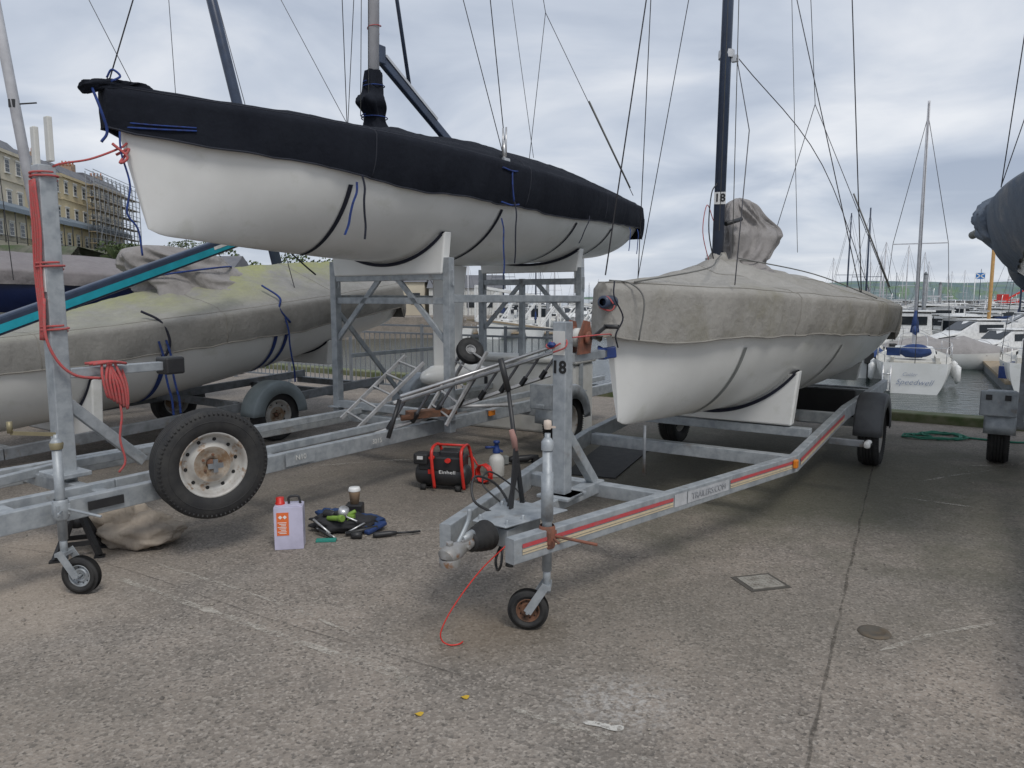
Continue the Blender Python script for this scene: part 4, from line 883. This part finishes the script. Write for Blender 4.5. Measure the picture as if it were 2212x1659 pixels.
b=MB(); b.cyl((0,0,.24),(0,0,.36),.018); b.box((0,0,.365),(.10,.05,.015)); b.box((-.045,0,.385),(.012,.05,.03)); b.box((.045,0,.385),(.012,.05,.03)); b.obj('stand_post',BLACKP,ax)
def ladder(a,d,side,n,wd,label,m=ALUL,rm=None,rw=.02,rg_=.016,feet=False):
    a=Vector(a);d=Vector(d);side=Vector(side).normalized()
    o=thing('folding_ladder',label,'ladder',tuple(a))
    nrm=d.cross(side).normalized()
    for s_ in (0,1):
        b=MB(); b.bar(tuple(side*wd*s_),tuple(side*wd*s_+d),rw,.032,0,nrm); b.obj('ladder_rail',m,o,bev=.003)
    for k in range(n):
        b=MB(); p=d*((k+.5)/n); b.bar(tuple(p),tuple(p+side*wd),rg_,rg_*1.4,0,nrm)
        b.obj('ladder_rung',rm or m,o,bev=.003)
        if feet:
            b=MB(); b.bar(tuple(p+side*wd*.72),tuple(p+side*wd*1.02),rg_*2.2,rg_*2.4,0,nrm); b.obj('rung_pad',BLACKP,o,bev=.004)
    return o
DK=mat('rung_dark',(.17,.17,.18),.5,.2)
ladder((-.98,5.98,.74),(1.52,.95,.40),(-.25,.15,-.40),8,.34,'aluminium ladder with dark rungs lying sloped across trailer',ALUL,DK,.022,.016,True)
ladder((-1.55,6.55,.52),(.55,.3,.55),(.25,-.35,-.05),5,.36,'short folded aluminium step ladder leaning in trailer',ALUL)
ladder((-.75,6.45,.60),(.35,.25,.62),(.2,-.25,-.1),5,.30,'small worn aluminium steps standing in trailer',ALUL)
rb=thing('handrail_tube','polished straight tube with black foam grip lying on trailer','tube',(0,0,0))
b=MB(); b.tube([(-.92,5.95,.80),(.50,6.85,1.19)],.015,10); b.obj('steel_tube',ALU,rb)
b=MB(); b.tube([(-1.0,5.82,.48),(-.92,5.93,.78)],.018,10); b.obj('foam_grip',BLACKP,rb)
tw=thing('trolley','small launching trolley with pneumatic wheel stored on trailer','trolley',(-.38,6.6,0))
wheel(tw,(0,0,1.13),(.35,-.75,.5),.125,.08,ALUL,.045,'trolley_wheel')
b=MB(); b.cyl((0,0,1.13),(-.35,.45,.55),.018); b.cyl((-.35,.45,.55),(.4,.6,.55),.018); b.cyl((.03,-.05,1.14),(-.06,.1,1.09),.02); b.obj('trolley_frame',ALUL,tw)
b=MB(); b.box((-.75,6.35,.60),(.35,.12,.06),0,.5); b.cyl((-.95,6.2,.58),(-.5,6.45,.60),.025); b.obj('rusty_bracket',RUST,label='rusty steel bracket lying in the trailer bed',cat='bracket')
b=MB(); pts=[]
for k in range(70): 
    a_=k*.33; pts.append((4.95+.55*math.cos(a_)*(.5+.5*noise.noise(Vector((k*.05,0,0)))),8.35+.28*math.sin(a_)*(.7+.4*noise.noise(Vector((0,k*.07,0)))),.012+.008*(k%3)))
b.tube(pts,.011,6); b.tube(catm([(5.2,8.3,.012),(5.6,8.0,.012),(5.9,8.1,.012),(6.1,8.3,.02)]),.011,6)
b.obj('green_rope',GREENR,label='heap of loose green mooring rope on the quay',cat='rope')
# ---------------------------------------------------------------- railing
rl=MB(); RM=mat('railing_steel',(.24,.26,.28),.5,.3)
Rg=thing('quay_railing','grey steel barred railing along the quay','railing',(0,0,0))
q0=Vector((-8.5,16.9,0)); q1=Vector((1.0,10.5,0)); qd=(q1-q0); n=int(qd.length/.12)
for k in range(n+1):
    p=q0+qd*(k/n)
    if k%14==0: rl.bar(p,p+Vector((0,0,1.18)),.05,.05)
    else: rl.bar(p+Vector((0,0,.12)),p+Vector((0,0,1.02)),.014,.014)
for z in (.12,1.02,1.15): rl.bar(q0+Vector((0,0,z)),q1+Vector((0,0,z)),.03,.03)
rl.obj('railing_bars',RM,Rg)
lk=thing('dock_locker','long white fibreglass dock locker beside the railing','locker',(-.1,9.2,0),-.5)
b=MB(); b.box((.35,0,.42),(1.5,.55,.84)); b.obj('locker_body',WPAINT,lk,bev=.03)
b=MB(); b.box((.35,0,.87),(1.56,.6,.06)); b.obj('locker_lid',WPAINT,lk,bev=.02)
b=MB(); b.box((-.1,-.28,.6),(.04,.02,.09)); b.obj('locker_latch',BLACKP,lk)
gw=thing('gangway_bridge','white lattice gangway leading down to the pontoons','gangway',(0,0,0))
for off in (0,1.4):
    b=MB()
    A_=Vector((-1.2,24+off,.9)); B_=Vector((9,31+off,-.7))
    for z in (0,1.1): b.bar(A_+Vector((0,0,z)),B_+Vector((0,0,z)),.08,.09)
    for k in range(15):
        p=A_.lerp(B_,k/14); q=A_.lerp(B_,min(1,(k+1)/14)); b.bar(p,p+Vector((0,0,1.1)),.05,.05)
        if k<14: b.bar(p,q+Vector((0,0,1.1)),.04,.04)
    b.obj('lattice_side',WHITE,gw)
b=MB(); b.bar((-1.2,24.7,.88),(9,31.7,-.72),1.3,.06); b.obj('gangway_deck',WOOD,gw)
# ---------------------------------------------------------------- MARINA
def ybody(Lh,bm,fb,m,prow=.7,stern=.75,sheer=.25):
    b=MB(); rows=[]
    for i in range(15):
        t=i/14; x=-Lh/2+Lh*t; hb=bm/2*(stern+(1-stern)*math.sin(min(1,t/.45)*math.pi/2) if t<.45 else (max(0,1-((t-.45)/.55)**2.2))); hb=max(hb,.02)
        zs=fb+sheer*(t-.35)**2*2; row=[]
        for k in range(9):
            a_=k/8*math.pi/2; y=hb*math.cos(a_)**.6; z=zs-(zs+.35*(1-t*.6))*math.sin(a_)**1.2
            row.append(Vector((x+ (prow*(1-(zs-z)/(zs+.3))*t**3 if t>.5 else 0),y,z)))
        rows.append(row+[Vector((p.x,-p.y,p.z)) for p in row[::-1][1:]])
    b.grid(rows); b.f.append(list(range(17)));b.m.append(0);b.s.append(False)
    dk=[[r[0]-Vector((0,0,.03)),r[-1]-Vector((0,0,.03))] for r in rows]; b.grid(dk,1,False)
    return b
NAV2=mat('sail_cover_navy',(.02,.05,.16),.8); DECK=mat('deck_cream',(.6,.58,.52),.6)
GRP="yachts and motor boats moored in the marina"
def yacht(label,Lh=8.5,bm=2.8,mh=10,cov=NAV2,hm=GEL,mm=ALUW):
    o=thing('moored_yacht',label,'yacht',(0,0,0),0,GRP)
    b=ybody(Lh,bm,1.05,hm); b.obj('hull',[hm,DECK],o)
    b=MB(); rows=[]
    for x,hw,h in ((-1.0,.85,.02),(-.95,.83,.42),(.4,.78,.45),(1.4,.6,.36),(2.4,.35,.05)):
        z0=1.0; rows.append([Vector((x,-hw,z0)),Vector((x,-hw*.85,z0+h)),Vector((x,0,z0+h+.06)),Vector((x,hw*.85,z0+h)),Vector((x,hw,z0))])
    b.grid(rows,0,False); b.obj('cabin',WHITE,o)
    b=MB()
    for sy in (1,-1): b.bar((-.6,sy*.80,1.24),(1.2,sy*.68,1.22),.02,.13)
    b.box((-1.0,0,1.2),(.03,.6,.4)); b.obj('cabin_windows',GLASS,o)
    b=MB(); b.box((-Lh*.33,0,1.08),(Lh*.22,bm*.62,.10)); b.box((-Lh*.33,bm*.27,1.18),(Lh*.24,.12,.2)); b.box((-Lh*.33,-bm*.27,1.18),(Lh*.24,.12,.2)); b.obj('cockpit',DECK,o)
    b=MB(); b.tube([(.7,0,1.2),(.68,0,mh*.6),(.6,0,mh)],[.075,.07,.05],8); b.bar((.65,-1.0,mh*.5),(.65,1.0,mh*.5),.05,.04); b.obj('mast',mm,o)
    b=MB(); b.tube([(.6,0,2.1),(-.8,0,2.15),(-2.6,0,2.1)],[.20,.15,.08],8,0,.6); b.tube([(.6,0,2.0),(.6,0,2.9)],[.18,.05],8); b.obj('sail_cover',cov,o)
    b=MB()
    for (p,q) in (((.6,0,mh),(Lh/2+.6,0,1.3)),((.6,0,mh),(-Lh/2,0,1.1)),((.65,1.0,mh*.5),(.5,1.3,1.1)),((.65,1,mh*.5),(.6,0,mh*.95)),((.65,-1.0,mh*.5),(.5,-1.3,1.1)),((.65,-1,mh*.5),(.6,0,mh*.95))): b.tube([p,q],.012,4)
    b.obj('standing_rigging',WIRE,o)
    b=MB()
    for sy in (1,-1):
        P=[(-Lh/2+.1,sy*bm*.36,1.05),(-Lh/4,sy*bm*.46,1.05),(0,sy*bm*.49,1.03),(Lh/4,sy*bm*.40,1.05)]
        for p in P: b.cyl(p,(p[0],p[1],p[2]+.6),.014,None,5)
        b.tube([(p[0],p[1],p[2]+.6) for p in P],.012,5); b.tube([(p[0],p[1],p[2]+.3) for p in P],.008,5)
    b.tube([(-Lh/2+.1,-bm*.36,1.65),(-Lh/2+.02,0,1.65),(-Lh/2+.1,bm*.36,1.65)],.014,5)
    b.tube(catm([(Lh*.36,.6,1.1),(Lh*.4,.5,1.75),(Lh/2+.5,0,1.8),(Lh*.4,-.5,1.75),(Lh*.36,-.6,1.1)]),.014,5)
    b.obj('guard_rail',ALU,o)
    return o
def cruiser(label,Lh=8,hm=GEL):
    o=thing('motor_cruiser',label,'motorboat',(0,0,0),0,GRP)
    b=ybody(Lh,2.9,1.2,hm,1.0,.9,.5); b.obj('hull',[hm,DECK],o)
    b=MB(); rows=[]
    for x,hw,h in ((-2.2,1.1,.05),(-2.1,1.05,1.35),(-.2,1.05,1.4),(.9,.95,.7),(2.6,.6,.25),(3.2,.2,.05)):
        rows.append([Vector((x,-hw,1.15)),Vector((x,-hw*.88,1.15+h)),Vector((x,0,1.15+h*1.06)),Vector((x,hw*.88,1.15+h)),Vector((x,hw,1.15))])
    b.grid(rows,0,False); b.box((-1.2,0,2.65),(2.2,2.0,.08)); b.obj('wheelhouse',WHITE,o,bev=.03)
    b=MB()
    for sy in (1,-1): b.bar((-1.9,sy*1.0,2.1),(-.3,sy*1.0,2.1),.04,.5); b.bar((.95,sy*.84,1.62),(2.2,sy*.68,1.42),.02,.14)
    b.prism([(-.12,-.8,2.5),(-.12,.8,2.5),(.75,.75,1.98),(.75,-.75,1.98)],(.04,0,.03)); b.box((-2.2,0,1.95),(.04,1.4,.8)); b.obj('cabin_windows',GLASS,o)
    b=MB(); b.tube(catm([(1.2,.9,1.3),(2.5,.8,1.95),(Lh/2+.6,0,2.1),(2.5,-.8,1.95),(1.2,-.9,1.3)]),.018,5); b.obj('guard_rail',ALU,o)
    b=MB(); b.cyl((-1.2,0,2.7),(-1.35,0,3.7),.025); b.bar((-1.3,-.4,3.2),(-1.3,.4,3.2),.08,.1); b.obj('radar_mast',ALU,o)
    return o
def tender(label,cv=C_PURP):
    o=thing('covered_dayboat',label,'motorboat',(0,0,0),0,GRP)
    b=ybody(5.5,2.2,.75,GEL,.6,.85,.3); b.obj('hull',[GEL,DECK],o)
    b=MB(); rows=[]
    for x,hw,h in ((-2.6,.85,.1),(-2.2,.95,.35),(-1,1.05,.55),(.2,1.05,.75),(1,.95,.45),(2,.6,.2),(2.8,.15,.12)):
        rows.append([Vector((x,-hw-.02,.68)),Vector((x,-hw-.01,.80)),Vector((x,-hw*.5,.82+h*.75)),Vector((x,0,.84+h)),Vector((x,hw*.5,.82+h*.75)),Vector((x,hw+.01,.80)),Vector((x,hw+.02,.68))])
    b.grid(rows,0,True); b.obj('boat_cover',cv,o)
    b=MB(); b.box((-2.9,0,.9),(.35,.35,.5)); b.cyl((-2.95,0,.7),(-2.95,0,-.3),.08); b.obj('outboard_motor',BLACKP,o,bev=.05)
    return o
def dup(root,loc,rz,sc=1,label=None):
    r=root.copy(); COL.objects.link(r); r.location=loc; r.rotation_euler=(0,0,rz); r.scale=(sc,sc,sc)
    if label: r['label']=label
    for c_ in root.children:
        k=c_.copy(); k.parent=r; COL.objects.link(k)
    return r
WL=-1.8
SPW=yacht('white cruising yacht moored stern-to with blue sail cover',9.0,2.7,11.3)
SPW.location=(16.5,30.0,WL); SPW.rotation_euler=(0,0,math.radians(62))
txt('Speedwell',.29,(-4.53,0,.42),(0,-1,0),(0,0,1),INKB,SPW,'name_lettering',italic=.4,bold=-.004)
txt('Cutler',.18,(-4.53,.15,.70),(0,-1,0),(0,0,1),INKB,SPW,'name_lettering',italic=.3,bold=-.003)
b=MB(); b.box((-4.3,.7,1.5),(.10,.45,.30)); b.obj('dodger_panel',NAV2,SPW); b=MB(); b.blob((-3.0,0,1.45),(.4,.55,.25),.1,2,3); b.obj('spray_hood',NAV2,SPW)
for sy in (1,-1):
    for x in (-2.5,-.5):
        b=MB(); b.tube([(x,sy*1.42,.95),(x,sy*1.44,.85),(x,sy*1.44,.35),(x,sy*1.42,.25)],[.03,.12,.12,.03],10); b.obj('hull_fender',WHITE,SPW)
b=MB(); b.tube([(-4.6,.75,1.0),(-4.65,.75,.3),(-4.6,.75,-.1)],.03,6); b.tube([(-4.6,1.0,1.0),(-4.65,1.0,.3),(-4.6,1.0,-.1)],.03,6)
for z in (.1,.4,.7): b.cyl((-4.64,.75,z),(-4.64,1.0,z),.02)
b.obj('boarding_ladder',ALU,SPW)
Y2=yacht('white yacht with furled sail moored at pontoon',8.5,2.7,9.5,C_PURP)
Y2.location=(21.0,29.0,WL); Y2.rotation_euler=(0,0,math.radians(56))
Y3=yacht('yacht with navy sail cover moored in the marina',8.8,2.8,10.0,mm=MASTD); Y3.location=(26,54,WL); Y3.rotation_euler=(0,0,1.2)
MC=cruiser('white motor cruiser with dark windows at pontoon'); MC.location=(23.3,45,WL); MC.rotation_euler=(0,0,math.radians(150))
TD=tender('small white day boat under pale grey cover'); TD.location=(22.0,36.0,WL); TD.rotation_euler=(0,0,math.radians(-20))
TD2=tender('small white day boat under dark blue cover',NAV2); TD2.location=(16.2,33.8,WL); TD2.rotation_euler=(0,0,math.radians(70))
for s_,x,y,r_,k in ((MC,27.5,43,10,.9),(MC,19.8,41.5,170,.8),(TD,26.5,38.5,10,1),(MC,25.0,40.5,185,.85),(TD2,29.5,41,20,1),(MC,31,45,165,.95),(TD,22.3,39.6,5,.9),(MC,28.3,48.5,100,.9),(MC,21.5,47,95,.85),
    (MC,18.2,38.2,60,.75),(TD,17.4,36.4,60,.9),(TD,24.8,34.2,60,.9),(MC,24.6,37.0,200,.7)):
    dup(s_,(x,y,WL),math.radians(r_),k)
for yy in (52,56,61,67,74,82,91,101,112,125,140,158,178,200):
    x=-.06*yy
    while x<.78*yy:
        step=2.9+R.random()*1.1+ (yy-50)*.008
        q_=x/yy
        vis = (.45<q_<.78) or (-.06<q_<.13 and yy>66 ) or (yy>95 and q_>.12 and R.random()<.35)
        if vis:
            k=R.random(); src=Y2 if k<.14 else Y3 if k<.19 else MC if k<.80 else TD if k<.9 else TD2
            dup(src,(x,yy+R.uniform(-1,1),WL),math.radians((90 if R.random()<.6 else -90)+R.uniform(-12,12)),R.uniform(.72,1.12))
        x+=step
for (x0,y0,x1,y1,wd) in [(18.2,26.0,24.2,37,.9),(11,43.3,60,44.5,1.6),(-4,65,70,65.5,2),(-5,82,75,82.5,2),(-5,103,90,103.5,2.2),(-6,131,110,132,2.4)]:
    b=MB(); b.bar((x0,y0,WL+.38),(x1,y1,WL+.38),wd,.12,0); b.bar((x0,y0,WL+.15),(x1,y1,WL+.15),wd*.9,.32,1); b.obj('pontoon',[WOOD,GALVD],label='low timber-decked floating pontoon in the marina',cat='pontoon')
PILE=mat('timber_pile',(.46,.27,.10),.8)
for x,y,h,r_,m in ((26.5,40.8,4.9,.09,PILE),(28,50,3.4,.13,GALVD),(36,62,3.0,.13,GALVD),(3,62,3,.13,GALVD),(40,83,3,.13,GALVD)):
    b=MB(); b.cyl((x,y,-4),(x,y,h-.2),r_,None,12); b.cyl((x,y,h-.2),(x,y,h),r_*1.05,r_*.4,12); b.obj('mooring_pile',m,label='tall round mooring pile standing in the water',cat='pile')
b=MB(); b.box((18.8,27.2,WL+.66),(.9,.6,.45),0,.3); b.blob((18.8,27.2,WL+.92),(.4,.28,.14),.2,3,2); b.obj('dock_crate',BLUEP,label='blue covered crate on the pontoon',cat='crate')
cn=thing('harbour_crane','small red and orange harbour crane on the far wall','crane',(84,125,0)); cn.scale=(.7,.7,.6)
b=MB(); b.box((0,0,1.2),(4.5,3,2.4)); b.box((-1,0,3.1),(1.8,2,1.6)); b.obj('crane_cab',RED,cn,bev=.1)
b=MB(); b.bar((0,0,2.5),(4,0,5),.4,.4); b.obj('crane_jib',RED,cn)
b=MB(); b.box((0,0,-1.5),(6,4,3)); b.obj('crane_barge',SEAW,cn)
fl=thing('flag_pole','slender pole flying a blue flag with white diagonal cross','flag',(74,118,WL))
b=MB(); b.cyl((0,0,0),(0,0,7.5),.06); b.obj('pole',WHITE,fl)
b=MB(); b.box((.8,0,7.0),(1.5,.03,.95)); b.obj('flag_cloth',mat('flag_blue',(.03,.18,.5),.8),fl)
b=MB(); 
for y in (-.02,.02): b.bar((.1,y,6.6),(1.5,y,7.4),.01,.16,0,(0,0,1)); b.bar((.1,y,7.4),(1.5,y,6.6),.01,.16)
b.obj('flag_cross',WHITE,fl)
# ---------------------------------------------------------------- TERRACE
WALLY=mat('yellow_render',(.60,.50,.31),.9,c2=(.52,.43,.28),ns=.4); WALLC=mat('cream_render',(.60,.54,.42),.9,c2=(.50,.45,.36),ns=.4)
SLATE=mat('slate_roof',(.13,.135,.15),.8,c2=(.17,.17,.18),ns=.8); BRK=mat('chimney_brick',(.36,.25,.18),.9); CAN=mat('veranda_canopy',(.19,.23,.27),.6)
SASH=mat('sash_white',(.65,.64,.6),.6); POT=mat('pot',(.4,.18,.10),.9); IRON=mat('iron_dark',(.03,.03,.03),.6)
FX=Vector((-.168,.986,0)); ang=math.atan2(FX.y,FX.x)
def house(label,p,wd,ht,wm,nb,ns):
    o=thing('terraced_house',label,'house',p,ang,'terraced houses above the harbour')
    b=MB(); b.box((wd/2,5,ht/2-3),(wd,10,ht+6)); b.box((wd/2,-.15,ht-.35),(wd,.35,.5)); b.box((wd/2,-.10,ht*.36),(wd,.22,.25)); b.box((wd/2,-.10,ht*.68),(wd,.2,.18)); b.obj('wall',wm,o)
    b=MB(); b.prism([(0,-.1,ht),(0,10,ht),(0,8,ht+2.0),(0,2,ht+2.0)],(wd,0,0)); b.obj('roof',SLATE,o)
    for x in (.6,wd-.6):
        b=MB(); b.box((x,5,ht+2.3),(.9,2.6,2.6)); ch=b.obj('chimney',BRK,o)
        for k in range(4):
            b=MB(); b.cyl((x,4+k*.65,ht+3.6),(x,4+k*.65,ht+4.3),.16,.13,8); b.obj('chimney_pot',POT,ch)
    me=None; sh=ht/ns
    for s_ in range(ns):
        for k in range(nb):
            x=wd*(k+.5)/nb; z=sh*(s_+.5)
            if me is None:
                f=MB(); f.box((0,-.06,0),(1.45,.12,2.15)); f.box((0,-.15,-1.12),(1.7,.3,.12)); f.box((0,-.12,1.2),(1.7,.24,.22))
                ww=f.obj('window',SASH,o); me=ww
                g_=MB()
                for i in (-1,1):
                    for j in (-1,0,1): g_.box((i*.30,-.13,j*.62),(.5,.03,.52))
                g_.obj('window_glass',GLASS,ww)
                ww.location=(x,0,z)
            else:
                c_=me.copy(); c_.location=(x,0,z); COL.objects.link(c_); q=me.children[0].copy(); q.parent=c_; COL.objects.link(q)
    b=MB(); b.prism([(0,-1.6,sh*1.15),(0,-1.6,sh*1.0-.0),(0,-1.5,sh*1.0),(0,0,sh*1.28),(0,0,sh*1.34)],(wd,0,0)); b.obj('veranda_roof',CAN,o)
    b=MB()
    for k in range(nb+1): b.cyl((.1+(wd-.2)*k/nb,-1.5,0),(.1+(wd-.2)*k/nb,-1.5,sh*1.05),.07,None,6)
    for z in (.3,1.1): b.bar((0,-1.5,z),(wd,-1.5,z),.06,.06)
    for k in range(40): b.bar((wd*k/40,-1.5,.3),(wd*k/40,-1.5,1.1),.04,.04)
    b.obj('veranda_rail',IRON,o)
    return o
H0=Vector((-77-.0,108,10.0)); cum=-16
for i,(wd,ht,wm,nb,lab) in enumerate([(16,14,WALLY,4,'tall yellow rendered terraced house with veranda'),(14,14.5,WALLC,4,'cream rendered terraced house with tall chimneys'),(14,14,WALLY,4,'yellow rendered terraced house with veranda canopy'),(16,14.2,WALLY,4,'yellow terraced house with slate roof'),(16,14.8,WALLC,4,'cream terraced house wrapped in scaffolding')]):
    house(lab,H0+FX*cum,wd,ht,wm,nb,3); cum+=wd+.02
sc=thing('scaffolding','steel scaffolding with boarded lifts around a house front','scaffold',H0+FX*(cum-26)+Vector((2.2,0,0)),ang)
b=MB()
for x in frange(0,26,12):
    for y in (0,-1.4): b.cyl((x,y,-3),(x,y,15.5),.08,None,6)
for z in frange(0,15,8):
    for y in (0,-1.4): b.cyl((0,y,z+.9),(26,y,z+.9),.06,None,5); b.cyl((0,y,z),(26,y,z),.06,None,5)
for k in range(7): b.cyl((k*3.6,-1.45,k%2*6),(k*3.6+3.6,-1.45,6+k%2*6),.06,None,5)
b.obj('scaffold_tubes',GALVD,sc)
for z in frange(0,13,7):
    b=MB(); b.box((13,-.7,z),(26,1.3,.12)); b.obj('scaffold_board',WOOD,sc)
# ---------------------------------------------------------------- trees & shrubs
LEAF=mat('foliage',(.06,.095,.035),.8,c2=(.10,.13,.05),ns=1.5,lo=.4,hi=.6); BARK=mat('bark',(.10,.08,.06),.9)
def leafcloud(b,c,r,n,sz,seed):
    rr_=random.Random(seed); c=Vector(c)
    lob=[(Vector((rr_.uniform(-.7,.7)*r[0],rr_.uniform(-.7,.7)*r[1],rr_.uniform(-.5,.7)*r[2])),rr_.uniform(.3,.55)) for _ in range(9)]
    for _ in range(n):
        l,s=rr_.choice(lob); d_=Vector((rr_.gauss(0,1),rr_.gauss(0,1),rr_.gauss(0,1))).normalized()*rr_.uniform(.6,1)**.5
        p=c+l+Vector((d_.x*r[0]*s,d_.y*r[1]*s,d_.z*r[2]*s)); a_=Vector((rr_.gauss(0,1),rr_.gauss(0,1),rr_.gauss(0,1))).normalized(); e_=a_.orthogonal().normalized()
        f_=a_.cross(e_); b.add([p-e_*sz,p-f_*sz*.6,p+e_*sz,p+f_*sz*.6],[(0,1,2,3)])
def tree(label,loc,h,r,seed,n=900,sz=.22):
    o=thing('tree',label,'tree',loc,0,'trees below the terrace')
    b=MB(); b.tube([(0,0,0),(.1,0,h*.3),(0,.1,h*.6)],[h*.04,h*.03,h*.015],8)
    for k in range(4):
        a_=k*1.6+seed; b.tube([(0,0,h*(.3+.06*k)),(math.cos(a_)*r*.5,math.sin(a_)*r*.5,h*.65)],[h*.018,h*.006],6)
    b.obj('trunk',BARK,o)
    b=MB(); leafcloud(b,(0,0,h*.68),(r,r,h*.36),n,sz,seed); b.obj('crown',LEAF,o)
for i,(x,y,z,h,r) in enumerate([(-50,92,3,3.0,2.5),(-44,88,2,3.5,3),(-57,108,6,3.5,3),(-72,170,9,6,6),(-38,86,0,5,4),(-31,88,0,7,4),(-26,100,0,8,5)]): tree('leafy green tree on the bank below terrace',(x,y,z),h,r,i+3)
def palm(label,loc,h,seed):
    o=thing('palm_tree',label,'palm',loc,0,'trees below the terrace')
    b=MB(); b.tube([(0,0,0),(.1,0,h*.5),(0,0,h)],[.25,.2,.18],8); b.obj('trunk',BARK,o)
    b=MB(); rr_=random.Random(seed)
    for k in range(46):
        a_=rr_.random()*6.28; el=rr_.uniform(-.5,1.2); L_=rr_.uniform(1.3,2.0); d_=Vector((math.cos(a_)*math.cos(el),math.sin(a_)*math.cos(el),math.sin(el)))
        sd_=d_.cross(Vector((0,0,1))).normalized(); p=Vector((0,0,h))
        q=p+d_*L_*.6; e_=p+d_*L_+Vector((0,0,-.5)); b.add([p-sd_*.05,q-sd_*.14,e_,q+sd_*.14,p+sd_*.05],[(0,1,2,3,4)])
    b.obj('crown',LEAF,o)
for i,(x,y,z,h) in enumerate([(-33,62,0,4.6),(-30.5,64,0,5.0),(-35,66,0,4.5)]): palm('spiky cabbage palm beside the harbour road',(x,y,z),h,i)
pb=thing('harbour_restaurant','low cream harbourside restaurant with dark name board','building',(-22.5,64,0),-.05)
b=MB(); b.box((4,3,1.5),(13,6,3.0)); b.obj('wall',WALLC,pb,bev=.1)
b=MB(); b.lathe([(2.6,0),(2.6,2.6),(2.4,2.9),(.1,3.1)],(5,-1,0),(0,0,1),24); b.obj('bay',WPAINT,pb)
b=MB(); b.box((4,3,3.12),(13.6,6.6,.22)); b.obj('roof',SLATE,pb)
for k in range(9):
    b=MB(); b.box((-1.6+k*1.35,-.02,1.5),(.9,.08,1.2)); b.obj('window',GLASS,pb)
b=MB(); b.box((2.4,-.3,4.0),(4.2,.15,.95)); b.cyl((.8,-.3,3.2),(.8,-.3,4),.06); b.cyl((4.0,-.3,3.2),(4.0,-.3,4),.06); b.obj('sign_board',mat('sign_dark',(.07,.08,.075),.6),pb)
txt('Harvester',.72,(2.4,-.39,4.0),(1,0,0),(0,0,1),WPAINT,pb,'sign_lettering')
for i,(x,y,wd,ht) in enumerate([(-36,72,9,4.5),(-8,71,7,2.6),(-13.5,72,5,3.2)]):
    o=thing('quayside_building','small pale quayside building with slate roof','building',(x,y,0),-.05,'quayside buildings')
    b=MB(); b.box((wd/2,2,ht/2),(wd,4,ht)); b.obj('wall',WALLC if i!=1 else WPAINT,o)
    b=MB(); b.prism([(-.2,-.2,ht),(-.2,4.2,ht),(-.2,2,ht+1.3)],(wd+.4,0,0)); b.obj('roof',SLATE,o)
    for k in range(int(wd/1.6)):
        b=MB(); b.box((.9+k*1.6,-.02,ht*.5),(.9,.06,1.1)); b.obj('window',GLASS,o)
print('done')
